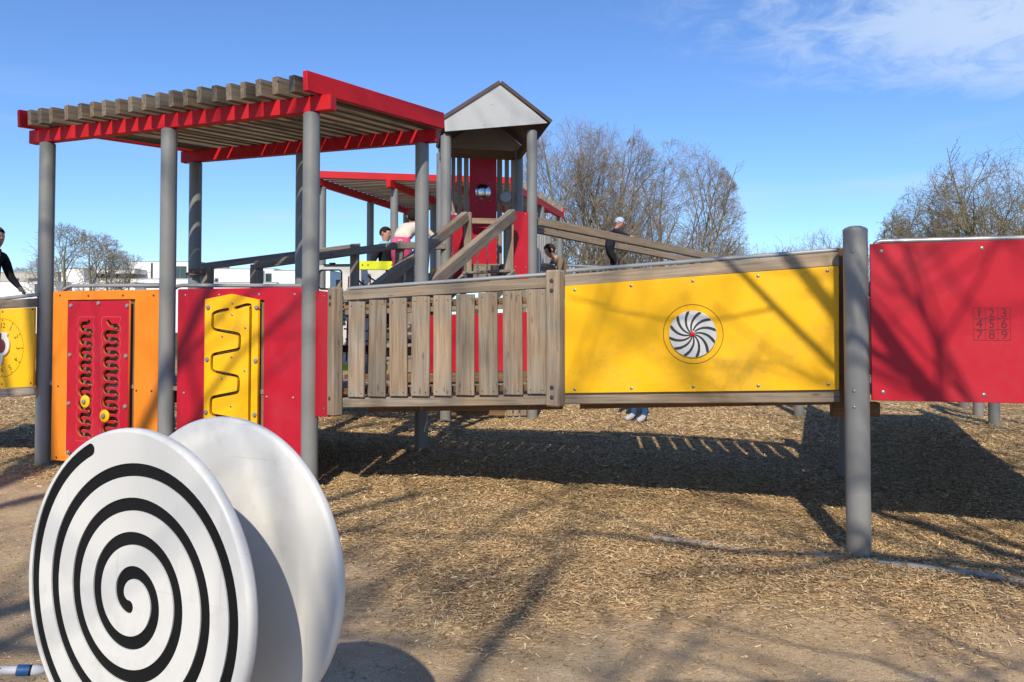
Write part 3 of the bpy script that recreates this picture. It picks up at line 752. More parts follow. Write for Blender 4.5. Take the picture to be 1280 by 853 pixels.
hand = [(-.035, .135), (.07, .125), (.085, .11), (.08, .085), (.105, .05), (.112, .0), (.10, -.05), (.065, -.085), (.03, -.10), (.018, -.15), (.0, -.19), (-.02, -.15), (-.03, -.10), (-.07, -.085), (-.10, -.05), (-.112, 0), (-.105, .05), (-.08, .085), (-.085, .11), (-.07, .125)]
ho = panel('clock_hand', P0, [(ck[0]+x, ck[1]+y+.02) for x, y in spline(hand, 4, True)], [], .016, WHITE, cb, .052)
md = add('dial_disc', curve_mesh(circle(0, 0, .068, 32), [], .012, .002), MAROON, cb, P0.M @ T((ck[0], ck[1]+.02, .066)))
bolt(md, P0.g(ck[0], ck[1]+.02, .072), P0.n, .014, STEEL)
bx_ = add('dial_notch', box_mesh(.04, .07, .012, .002), MAROON, cb, P0.M @ T((ck[0]-.01, ck[1]+.11, .064)))
for k in range(12):
    x = 2.0*(k+.5)/12; plank('deck_board', P0.g(x, .80, -.05), P0.g(x, .80, -1.4), .155, .035, WOODG, cb)
for s in (.35,): post(cb, P0.g(s, 0, -.7).x, P0.g(s, 0, -.7).y, -.1, .78, GREY)

# ------------------------------------------------------------------ white double disc in the foreground
DC = V3((-.92, 1.855, .763)); DN = V3((-.45836, -.88864, .0150)); DU = V3((.88874, -.45841, 0)); DW = DN.cross(DU)
DM = Matrix(((DU.x, DW.x, DN.x, DC.x), (DU.y, DW.y, DN.y, DC.y), (DU.z, DW.z, DN.z, DC.z), (0, 0, 0, 1)))
gz0 = gz1(-.85, 1.98)
dd = thing('spinning_discs', 'pair of large white discs on one axle, the front one with a black spiral groove', 'play disc', (-.86, 1.97, gz0))
tab = [(-1.33, .023), (-2.2, .020), (-3.27, .027), (-3.9, .036), (-4.46, .048), (-5.09, .066), (-5.72, .082), (-6.26, .096), (-6.85, .104), (-7.66, .107), (-8.34, .107), (-8.99, .109), (-9.4, .112), (-9.95, .118), (-10.57, .128), (-11.19, .143), (-11.76, .161), (-12.32, .173), (-12.81, .177), (-13.37, .181), (-14.01, .184), (-14.55, .186), (-15.08, .189), (-15.63, .194), (-16.2, .199), (-16.75, .205), (-17.34, .221), (-17.96, .244), (-18.36, .257), (-18.74, .263), (-19.2, .266), (-20.2, .268), (-21.16, .272), (-21.55, .278), (-21.93, .281), (-22.41, .284), (-22.83, .285), (-23.23, .290), (-23.63, .303), (-24.01, .321), (-24.39, .336), (-24.72, .346), (-25.05, .350), (-25.46, .354), (-26.5, .360), (-27.58, .364), (-27.85, .364), (-28.16, .362), (-28.47, .363), (-28.78, .367), (-29.1, .371), (-29.42, .372)]
tt = np.array([-a for a, _ in tab]); rr0 = np.array([b for _, b in tab])
ts = np.linspace(tt[0], tt[-1], 420); rs_ = np.interp(ts, tt, rr0)
ker = np.ones(15)/15; pad = np.concatenate([np.full(7, rs_[0]), rs_, np.full(7, rs_[-1])]); rsm = np.convolve(pad, ker, 'valid')
spp = [(r_*math.cos(-t_), r_*math.sin(-t_)) for t_, r_ in zip(ts, rsm)]
me = curve_mesh(circle(0, 0, .3915, 160), [stroke(spp, .031, 8)], .0304, 0)
fd = add('front_disc', me, WHITE, dd, DM @ T((0, 0, -.0152)))
rim = [(.3915, 0), (.3945, -.0014), (.3975, -.0045), (.3993, -.008), (.4, -.0115), (.4, -.0195), (.3993, -.0225), (.3975, -.0262), (.3945, -.0292), (.3915, -.0304)]
V = []; F = []; sg = 160
for r_, z_ in rim:
    for k in range(sg): V.append((r_*math.cos(2*math.pi*k/sg), r_*math.sin(2*math.pi*k/sg), z_))
for i in range(len(rim)-1):
    for k in range(sg): F.append((i*sg+k, (i+1)*sg+k, (i+1)*sg+(k+1) % sg, i*sg+(k+1) % sg))
add('rim', pydata('rim', V, F, True), WHITE, fd, DM)
add('spiral_inlay', curve_mesh(circle(0, 0, .391, 64), [], .012, 0), BLACK, fd, DM @ T((0, 0, -.0095)))
rdm = lathe('rear_disc', [(.02, .0), (.388, 0), (.3945, .0022), (.3985, .006), (.4, .011), (.4, .022), (.3985, .026), (.3945, .0298), (.388, .032), (.02, .032)], 128)
rd = add('rear_disc', rdm, WHITE, dd, DM @ T((.012, -.006, -.266-.034)) @ Matrix.Diagonal((1.02, 1.02, 1, 1)))
add('axle', lathe('axle', [(.045, 0), (.045, .24)], 24), STEEL, dd, DM @ T((0, 0, -.27)))
hubp = DC - DN*.135
plank('stand', (hubp.x, hubp.y, gz0-.2), (hubp.x, hubp.y, .74), .09, .07, GREY, dd, up=tuple(DN))
# white tube lying behind the discs
ta = at(-60, 838.5, 2.30); tb_ = at(50, 838, 2.38)
BLUE = paint('blue_collar', (.012, .075, .22), .4); TW = paint('white_tube', (.62, .62, .63), .35)
wt = thing('tube', 'white tube with a blue end collar on the dark earth left of the spiral disc', 'tube', (ta+tb_)/2)
dv_ = (tb_-ta); ln = dv_.length; dv_.normalize()
tube('shaft', [ta, ta+dv_*(ln-.050)], .0125, TW, wt, 20)
tube('collar', [ta+dv_*(ln-.063), ta+dv_*(ln-.061), ta+dv_*(ln-.028)], [.0125, .0165, .0165], BLUE, wt, 20)
tube('seal', [ta+dv_*(ln-.028), ta+dv_*(ln-.019)], .0155, BLACK, wt, 20)
tube('tip', [ta+dv_*(ln-.022+.04*math.sin(a)) for a in [0, .3, .6, .9, 1.2, 1.5]], [.0155*math.cos(a)+.0002 for a in [0, .3, .6, .9, 1.2, 1.5]], TW, wt, 20)
plank('dark_mark', ta+dv_*(ln-.118)+V3((0, -.0090, .0092)), ta+dv_*(ln-.100)+V3((0, -.0090, .0092)), .003, .008, BLACK, wt, up=(0, -.7, .7), b=0)
gt = gz1(tb_.x-.1, tb_.y)
plank('foot', V3((tb_.x-.22, tb_.y, gt-.05)), V3((tb_.x-.22, tb_.y, tb_.z-.012)), .02, .014, GREYL, wt)

# ------------------------------------------------------------------ tower with gabled roof
def A_(px, py, Y): return at(px, py, Y)
FL = V3((-.865, 10.0, 0)); FR = V3((.267, 10.25, 0)); BR_ = V3((.095, 11.45, 0)); BL_ = V3((-1.037, 11.2, 0))
VB = (BR_-FR)
tw = thing('tower', 'play tower with grey gabled roof, grey posts and a red back board', 'tower', (FL+FR)/2)
for p, t in ((FL, 3.82), (FR, 3.95), (BR_, 3.95), (BL_, 3.85)): post(tw, p.x, p.y, -.1, t, GREY)
PT = Plane((A_(555, 160, 9.88).x, 9.88), (A_(687, 160, 10.17).x, 10.17))
PB = Plane(BL_, BR_)
gv = poly(PT, [(556, 164.8), (684.4, 154.2), (625.2, 105.0), (555.4, 149.5)])
panel('gable_board', PT, gv, [], .02, ROOFG, tw, 0)
for (px, py) in ((614, 131), (617, 131), (604.5, 156.5), (607, 156.5)): bolt(tw, PT.w(px, py, .01), PT.n, .007, STEEL, .003)
bv = V3((VB.x, VB.y, 0)).normalized()
def roof_slab(name, pa, pb, mat, th=.045, ln=1.75, over=.03):
    """slab whose front edge runs pa -> pb, going back along bv"""
    a = PT.w(*pa, over); b = PT.w(*pb, over); d = (b-a); up = d.cross(bv).normalized()
    if up.z < 0: up = -up
    me_v = [a, b, b+bv*ln, a+bv*ln]; vs = me_v + [v+up*th for v in me_v]
    c = sum(vs, V3((0, 0, 0)))/8
    me = pydata(name, [v-c for v in vs], [(0, 3, 2, 1), (4, 5, 6, 7), (0, 1, 5, 4), (1, 2, 6, 5), (2, 3, 7, 6), (3, 0, 4, 7)])
    return add(name, me, mat, tw, T(c))
roof_slab('roof', (554.5, 149.2), (626.0, 104.2), BROWNT); roof_slab('roof', (625.2, 104.4), (688.5, 153.8), BROWNT, over=.033)
bgb = panel('gable_board', PT, [gv[0], gv[1], gv[2], gv[3]], [], .02, ROOFG, tw, 0)
place(bgb, tw, T(bv*1.68) @ PT.M)
for (p, q, z) in ((BL_, BR_, 3.86), (FR, BR_, 3.86), (FL, BL_, 3.80)):
    d = (q-p).normalized()*.06
    plank('beam', (p.x+d.x, p.y+d.y, z), (q.x-d.x, q.y-d.y, z), .06, .13, WOODB, tw)
# back wall: slats, red board and mirror
for (a, b) in ((564.5, 569), (571.3, 577.3), (580, 585.5), (621.5, 627.5), (631, 636), (639, 644)):
    p0 = PB.l((a+b)/2, 230, .02)[0]; w_ = PB.l(b, 230)[0]-PB.l(a, 230)[0]
    plank('wall_slat', PB.g(p0, 1.95, .02), PB.g(p0, 3.79, .02), w_, .04, WOOD, tw, up=tuple(PB.n), b=.003)
bl = PB.l(587, 250, .03)[0]; br = PB.l(620.5, 250, .03)[0]
rbk = panel('red_board', PB, [(bl, 2.05), (br, 2.05), (br, 3.79), (bl, 3.79)], [], .02, RED, tw, .035)
MIR, Nm, Lm, Bm = new_mat('mirror'); Bm.inputs['Metallic'].default_value = 1; Bm.inputs['Roughness'].default_value = .12; Bm.inputs['Base Color'].default_value = (.55, .56, .58, 1)
mp_ = PB.w(603.8, 240, .05)
mo = add('mirror', lathe('mirror', [(.115, 0), (.115, .006), (.09, .018), (.05, .028), (.002, .032)], 32), MIR, rbk, T(mp_) @ PB.n.to_track_quat('Z', 'Y').to_matrix().to_4x4())
for (px, py) in ((594.5, 229), (612.5, 229), (594.5, 251), (612.5, 251)): bolt(rbk, PB.w(px, py, .046), PB.n, .007, STEEL, .004)
dp = PB.w(632.3, 246.5, .10); n_ = (V3((0, -1, 0)) + V3((-.15, 0, 0))).normalized()
sp_ = add('speaking_disc', lathe('sd', [(.085, 0), (.085, .03), (.072, .032), (.07, .022), (.001, .02)], 28), STEEL, tw, T(dp) @ n_.to_track_quat('Z', 'Y').to_matrix().to_4x4())
# front boards beside the entrance, floor edge, low wall
PTf = Plane(FL, FR)
def board(name, px0, px1, y0, y1, mat, off=.0, th=.02, P=PTf):
    a = P.l(px0, (y0+y1)/2, off); b = P.l(px1, (y0+y1)/2, off); z1 = P.l((px0+px1)/2, y0, off)[1]; z0 = P.l((px0+px1)/2, y1, off)[1]
    return panel(name, P, [(a[0], z0), (b[0], z0), (b[0], z1), (a[0], z1)], [], th, mat, tw, off)
r1 = board('red_board', 642, 660, 265, 352, RED, .03)
for (px, py) in ((644.5, 268), (657, 268), (644.5, 334), (657, 334)): bolt(r1, PTf.w(px, py, .04), PTf.n, .008, STEEL, .004)
board('red_board', 563, 578, 269, 352, RED, -.02)
board('red_board', 576, 621, 285, 331, RED, -.9)
plank('back_rail', PTf.w(589, 276.5, -.75), PTf.w(622, 277, -.75), .05, .08, WOOD, tw)
z_f = 2.0
for k in range(8):
    f = (k+.5)/8; a = FL.lerp(BL_, f); b = FR.lerp(BR_, f)
    plank('floor_board', (a.x, a.y, z_f-.10), (b.x, b.y, z_f-.10), .145, .04, WOODG, tw)
plank('floor_edge', PTf.w(583, 335.5, .03), PTf.w(637, 335.5, .03), .05, .11, WOOD, tw)
plank('floor_edge', PTf.w(583, 345, .05), PTf.w(637, 345, .05), .05, .09, WOODG, tw)
plank('bracket', PTf.w(613, 338, .08), PTf.w(626, 338, .08), .02, .13, BROWNT, tw)
for (a, b) in ((633.5, 640), (642, 647.5), (650, 657.5)):
    p0 = PTf.l((a+b)/2, 500, .0)[0]; w_ = PTf.l(b, 500)[0]-PTf.l(a, 500)[0]
    plank('wall_slat', PTf.g(p0, .14, .01), PTf.g(p0, 1.84, .01), w_, .03, WOOD, tw, up=tuple(PTf.n), b=.003)
plank('sill_board', PTf.w(633, 520, -.02), PTf.w(658, 520, -.02), .03, .08, WOODG, tw)
plank('skirt_board', PTf.w(558, 513, -.05), PTf.w(630, 513, -.05), .04, .14, WOODB, tw)

# steep clamber ramp from the pergola floor up to the tower
rm = thing('clamber_ramp', 'steep timber ramp with two thick handrails and chains rising to the tower entrance', 'ramp', (-.8, 8.6, 0))
def hand(p0, p1, ext, w, h, name='handrail', parent=None, mat=None):
    d = p1-p0; q = p0 + d*(1+ext); return plank(name, p0, q, w, h, mat or WOOD, parent or rm, b=.008)
a0, a1 = A_(582, 270.5, 9.85), A_(478, 354, 8.25); b0, b1 = A_(641, 268, 9.9), A_(546, 349, 8.15)
hand(a0, a1, .22, .085, .125); hand(b0, b1, .22, .095, .14)
plank('rail_post', A_(585, 266, 9.9), A_(585, 348, 9.93), .10, .10, WOOD, rm, up=(0, -1, 0))
plank('rail_post', A_(634.5, 276, 9.95), A_(634.5, 348, 9.98), .11, .11, WOOD, rm, up=(0, -1, 0))
plank('rail_post', A_(513, 330, 8.75), V3((A_(513, 330, 8.75).x, 8.75, .8)), .09, .09, WOODG, rm, up=(0, -1, 0))
for (p, q) in ((a0, a1), (b0, b1)):
    d = q-p; s0 = p+V3((.02, 0, -.78)); s1 = p+d*1.22+V3((.02, 0, -.78))
    plank('stringer', s0, s1, .06, .14, WOODG, rm)
for k in range(9):
    f = .04+k*.135; pa = a0.lerp(a1, f)+V3((0, 0, -.70)); pb2 = b0.lerp(b1, f)+V3((0, 0, -.70)); plank('tread', pa, pb2, .12, .035, WOODG, rm)
def chain(parent, p, z0, z1, r=.011):
    n = max(4, int((z1-z0)/.045)); V = []; F = []
    for k in range(n):
        zc_ = z0+(z1-z0)*(k+.5)/n-p.z; hl = (z1-z0)/n*.62; ax = k % 2
        loop = [((r*math.cos(a) if ax else 0), (0 if ax else r*math.cos(a)), zc_+hl*math.sin(a)) for a in [i*math.pi/4 for i in range(9)]]
        v, f, _ = tube_mesh(loop, .0045, 4, False); o_ = len(V); V += v; F += [tuple(i+o_ for i in q) for q in f]
    return add('chain', pydata('chain', V, F), STEEL, parent, T(p))
for (px, yt, Y) in ((565, 290, 9.6), (597, 300, 9.4), (609, 292, 9.6), (622, 282, 9.75), (582, 318, 9.2)):
    p = A_(px, yt, Y); chain(rm, p, p.z-.62, p.z)

# ------------------------------------------------------------------ rear bridge from the pergola to the tower
rg = thing('rear_bridge', 'sloping timber bridge behind the pergola with low handrails and a lime green board', 'bridge', (-2.2, 9.6, 0))
n0, n1 = A_(318, 332, 8.95), A_(499, 306.8, 9.65); n2 = A_(556, 308, 9.95)
plank('handrail', n0, n1, .08, .095, WOODG, rg, b=.008); plank('handrail', n1+V3((.005, 0, -.004)), n2, .075, .09, WOODG, rg, b=.008)
f0, f1 = A_(250, 334, 9.15), A_(449, 308, 10.95)
plank('handrail', f0, f1, .08, .085, WOODG, rg, b=.008)
def vpost(p, z0, w=.11, mat=WOODG, parent=rg): return plank('rail_post', V3((p.x, p.y, z0)), V3((p.x, p.y, p.z)), w, w, mat, parent, up=(0, -1, 0), b=.008)
vpost(A_(321, 331, 9.03), .8, .12); vpost(A_(259, 333, 9.22), .8, .12)
vpost(A_(443.5, 306, 9.50), .9, .10); vpost(A_(444, 305, 11.0), .9, .10); vpost(A_(499.5, 302.5, 9.72), .9, .10)
plank('brace', A_(494, 336, 9.70), A_(505, 305, 9.70), .03, .06, WOODG, rg)
pbk = A_(247.5, 340.5, 8.64); plank('bracket', pbk+V3((-.09, 0, 0)), pbk+V3((.08, 0, 0)), .05, .075, WOODB, rg)
for dx in (-.04, .04): bolt(rg, pbk+V3((dx, -.025, .0)), (0, -1, 0), .012, STEEL, .006)
lb = plank('lime_board', A_(446.5, 332, 10.95), A_(497, 332.5, 11.0), .06, .124, LIME, rg)
for px in (453, 460, 490): bolt(lb, A_(px, 331.5, 10.92+(px-446)/50*.05), (0, -1, 0), .012, DARKBOLT, .004)
for k in range(15):
    f = (k+.5)/15; a = n0.lerp(n2, f); b = f0.lerp(f1, f); z = 1.0+.72*min(1, f*1.15)
    plank('deck_board', V3((a.x, a.y, z)), V3((b.x, b.y, z)), .165, .04, WOODG, rg)

# ------------------------------------------------------------------ rear pergola
r2 = thing('rear_pergola', 'second red edged slatted roof on grey posts standing behind the tower', 'pergola', (-1.2, 15, 0))
C0 = A_(393, 213, 13.4); C1 = A_(646, 221.5, 14.05); zt = 4.01; sv = V3((1.137, 3.9, 0)); 
C0.z = C1.z = zt
fdv = (C1-C0)
plank('edge_board', C0+V3((0, 0, -.06)), C1+V3((0, 0, -.06)), .05, .125, REDB, r2)
ns = 22
for k in range(1, ns):
    f = k/ns; plank('slat', C0+sv*f+V3((0, 0, -.05)), C1+sv*f+V3((0, 0, -.05)), .045, .12, WOODG, r2, b=.003)
plank('edge_board', C0+sv+V3((0, 0, -.06)), C1+sv+V3((0, 0, -.06)), .05, .125, REDB, r2)
for f in (.015, .365, .68, .985):
    a = C0+fdv*f + V3((0, 0, -.19)); b = a + sv; d = sv.normalized()
    plank('beam', a-d*.09, b+d*.05, .085, .13, REDB, r2)
    for g in (.04, .50, .93):
        if f > .6 and g < .3: continue
        p = a+sv*g; post(r2, p.x, p.y, -.15, zt-.255, GREY)
for k, px in enumerate((672.5, 675.5, 678.5, 681)):
    p = A_(px, 331, 13.6); plank('picket', V3((p.x, p.y, 1.3)), V3((p.x, p.y, A_(px, 292, 13.6).z)), .028, .02, GREYL, r2, up=(0, -1, 0))
p = A_(685.5, 320, 14.3); post(r2, p.x, p.y, -.1, A_(685.5, 295, 14.3).z, GREY)
# raised platform under that roof (people stand on it)
pf = thing('rear_platform', 'raised timber platform under the rear slatted roof', 'platform', (-1.0, 14.6, 0))
for k in range(22):
    f = (k+.5)/22; a = V3((-3.3, 12.2, 1.22))+V3((1.4, 5.0, 0))*f; plank('deck_board', a, a+V3((4.9, .35, 0)), .215, .05, WOODG, pf)
for p in ((-3.2, 12.4), (-.8, 12.6), (1.5, 12.7), (-2, 16.8), (.6, 17), (2.7, 17.1)): post(pf, p[0], p[1], -.2, 1.19, GREY)
tube('handrail', [A_(676, 330.5, 12.9), A_(706, 332, 12.9), A_(790, 336, 13.4)], .02, GREYL, pf)
plank('rail', A_(676, 335.5, 12.8), A_(706, 336.5, 12.8), .06, .08, WOOD, pf)

# ------------------------------------------------------------------ sloping rope walk on the right of the tower
rw = thing('rope_walk', 'sloping walkway with two long weathered handrails descending right from the tower', 'walkway', (1.2, 11.5, 0))
ra0, ra1 = A_(673, 277.3, 10.35), A_(893, 322.5, 12.5); rb0, rb1 = A_(670, 287.5, 11.5), A_(872, 328, 13.6)
plank('handrail', ra0, ra1, .08, .112, WOOD, rw, b=.008); plank('handrail', rb0, rb1, .08, .10, WOOD, rw, b=.008)
for f in (.1, .38, .68): 
    p = ra0.lerp(ra1, f); bolt(rw, p+V3((0, -.041, .0)), (0, -1, 0), .012, DARKBOLT, .006)
    q = rb0.lerp(rb1, f); plank('rail_joint', q+V3((-.008, -.03, -.07)), q+V3((.008, -.03, -.07)), .05, .07, BROWNT, rw)
for off_ in (-.22, -.12):
    pa = A_(676, 345, 10.7+off_); pb3 = A_(770, 341, 11.9+off_); pc3 = A_(892, 352, 13+off_)
    tube('cable', [pa, pb3, pc3], .012, STEEL, rw, 8)
for k in range(13):
    f = (k+.5)/13; a = A_(676, 345, 10.5).lerp(A_(775, 340.5, 11.75), f*2) if f < .5 else A_(775, 340.5, 11.75).lerp(A_(892, 352, 12.9), f*2-1)
    plank('tread', a+V3((0, -.05, -.03)), a+V3((-.12, .95, -.03)), .10, .03, WOODG, rw)
for px in (772, 773): 
    p = A_(771, 306, 11.6); 
chain(rw, A_(771.5, 304, 11.5), A_(771.5, 337, 11.5).z, A_(771.5, 304, 11.5).z)
er = A_(893, 322, 12.5); er2 = A_(872, 328, 13.6)
for q in (er, er2): plank('rail_post', V3((q.x, q.y, -.1)), V3((q.x, q.y, q.z+.03)), .10, .10, WOODG, rw, up=(0, -1, 0))

# ------------------------------------------------------------------ white play truck board, climbing net
wv = thing('play_truck', 'white play truck board with a rounded window and lime green skids behind the picket bridge', 'play board', (-2.1, 12.0, 0))
PW = Plane((A_(392, 380, 11.6).x, 11.6), (A_(482, 380, 11.4).x, 11.4))
wo = [(392, 462), (482, 462), (482, 334), (478, 332), (396, 332), (392, 334)]
def rrect(x0, y0, x1, y1, r, n=5):
    out = []
    for (cx_, cy_, a0_) in ((x1-r, y1-r, 0), (x0+r, y1-r, 90), (x0+r, y0+r, 180), (x1-r, y0+r, 270)):
        for i in range(n+1): a = R(a0_+90*i/n); out.append((cx_+r*math.cos(a), cy_+r*math.sin(a)))
    return out
wa = PW.l(400, 360.5); wb = PW.l(427, 338.5)
panel('white_board', PW, poly(PW, wo), [rrect(wa[0], wa[1], wb[0], wb[1], .05)], .03, WHITE, wv, 0)
add('window_frame', curve_mesh(rrect(wa[0]-.02, wa[1]-.02, wb[0]+.02, wb[1]+.02, .06), [rrect(wa[0], wa[1], wb[0], wb[1], .05)], .012, .002), BLACK, wv, PW.M @ T((0, 0, .021)))
plank('roof_strip', PW.w(405, 331.3, .02), PW.w(440, 331.0, .02), .06, .018, BLACK, wv)
plank('roof_lamp', PW.w(412, 329.5, .02), PW.w(419, 329.3, .02), .05, .02, BLACK, wv)
for y in (460, 480): plank('skid', PW.w(390, y, .05), PW.w(484, y-1, .05), .06, .09, LIME, wv)
plank('dark_strip', PW.w(390, 436, .03), PW.w(484, 436, .03), .03, .10, BLACK, wv)
for px in (395, 479): p = PW.w(px, 470, -.1); post(wv, p.x, p.y, -.1, 1.1, GREY, .05)
ROPE = paint('red_rope', (.16, .012, .02), .8, .3); ROPEB = paint('black_rope', (.02, .02, .022), .8, .3); NETY = paint('yellow_joint', (.75, .42, .01), .5)
cn = thing('climbing_net', 'red and black rope climbing net with yellow joints behind the picket bridge', 'climbing net', (-1.9, 10.9, 0))
def droop(p, q, s, n=6): return [p.lerp(q, i/n) + V3((0, 0, -s*4*(i/n)*(1-i/n))) for i in range(n+1)]
rr2 = random.Random(9)
for k in range(6):
    a = A_(424+k*2, 372+k*13, 10.9); b = A_(480+k*6, 352+k*17, 10.7); tube('rope', droop(a, b, .05+.03*rr2.random()), .012, ROPE if k % 2 else ROPEB, cn, 6)
for k in range(7):
    a = A_(427+k*9, 345+rr2.uniform(0, 8), 10.85); b = A_(424+k*9, 452, 10.95); tube('rope', droop(a, b, .0), .011, ROPE if k % 3 else ROPEB, cn, 6)
for (x0, y0, x1, y1) in ((507, 352, 535, 331), (505, 358, 538, 343), (508, 345, 533, 362), (519, 326, 528, 364), (509, 336, 516, 366), (460, 345, 482, 353), (447, 349, 462, 357)):
    tube('rope', droop(A_(x0, y0, 9.6), A_(x1, y1, 9.5), .03), .011, ROPE, cn, 6)
for (x, y) in ((512.5, 343), (514, 350), (536, 347), (540, 341), (531, 357), (509, 357)):
    p = A_(x, y, 9.55); plank('net_joint', p+V3((-.02, 0, -.05)), p+V3((.025, 0, .05)), .06, .055, NETY, cn, b=.012)
plank('net_post', A_(533, 312, 9.9), A_(529, 360, 9.9), .09, .09, WOOD, cn, up=(0, -1, 0))
plank('net_post', A_(424, 470, 11.0), A_(424, 350, 11.0), .08, .08, WOODG, cn, up=(0, -1, 0))
p = A_(424, 470, 11.0); plank('net_post', V3((p.x, p.y, -.05)), p, .082, .082, WOODG, cn, up=(0, -1, 0))

# ------------------------------------------------------------------ walkway running back behind the red board
bw = thing('rear_walkway', 'raised walkway on grey posts running back behind the red guard board', 'walkway', (3.6, 8, 0))
wdv = V3((.375, .927, 0)); wn = V3((.927, -.375, 0)); o0 = V3((3.05, 6.95, 0)); o1 = V3((2.38, 5.1, 0))
for k in range(30):
    a = o1 + wdv*(k*.2); plank('deck_board', a+V3((0, 0, .93)), a+wn*1.65+V3((0, 0, .93)), .19, .04, WOODG, bw, up=(0, 0, 1))
for s in (0.03, 1.62):
    a = o1+wn*s; b = a+wdv*6
    plank('side_board', a+V3((0, 0, 1.30)), b+V3((0, 0, 1.30)), .03, .55, RED, bw); plank('rail', a+V3((0, 0, 1.64)), b+V3((0, 0, 1.64)), .06, .08, WOOD, bw)
for (px, py) in ((951, 511), (999, 521), (1047, 527), (1223, 521), (1243, 532.5), (1205, 508.5)):
    Y = 1.43*960/(py-398); p = A_(px, py, Y); post(bw, p.x, p.y, -.15, 1.15, GREY)
for (a, b) in (((951, 511), (1047, 527)), ((1223, 521), (1243, 532.5))):
    p = A_(*a, 1373/(a[1]-398)); q = A_(*b, 1373/(b[1]-398)); plank('beam', V3((p.x, p.y, 1.22)), V3((q.x, q.y, 1.22)), .10, .14, WOODG, bw)

# ------------------------------------------------------------------ bare trees
def np_tubes(lines, sides):
    """lines: list of (pts (n,3), radii (n)) with equal n -> verts, faces"""
    if not lines: return np.zeros((0, 3)), np.zeros((0, 4), int)
    P = np.stack([l[0] for l in lines]); Rr = np.stack([l[1] for l in lines]); m, n, _ = P.shape
    tan = np.gradient(P, axis=1); tan /= np.linalg.norm(tan, axis=2, keepdims=True)+1e-9
    ref = np.where(np.abs(tan[..., 2:3]) > .9, np.array([1., 0, 0]), np.array([0, 0, 1.]))
    a = np.cross(tan, ref); a /= np.linalg.norm(a, axis=2, keepdims=True)+1e-9; b = np.cross(tan, a)
    an = np.arange(sides)*2*np.pi/sides
    V = P[:, :, None]+Rr[:, :, None, None]*(a[:, :, None]*np.cos(an)[None, None, :, None]+b[:, :, None]*np.sin(an)[None, None, :, None])
    i = np.arange(m)[:, None, None]*n*sides + np.arange(n-1)[None, :, None]*sides
    k = np.arange(sides)[None, None]; k2 = (k+1) % sides
    F = np.stack([i+k, i+k2, i+sides+k2, i+sides+k], -1).reshape(-1, 4)
    return V.reshape(-1, 3), F
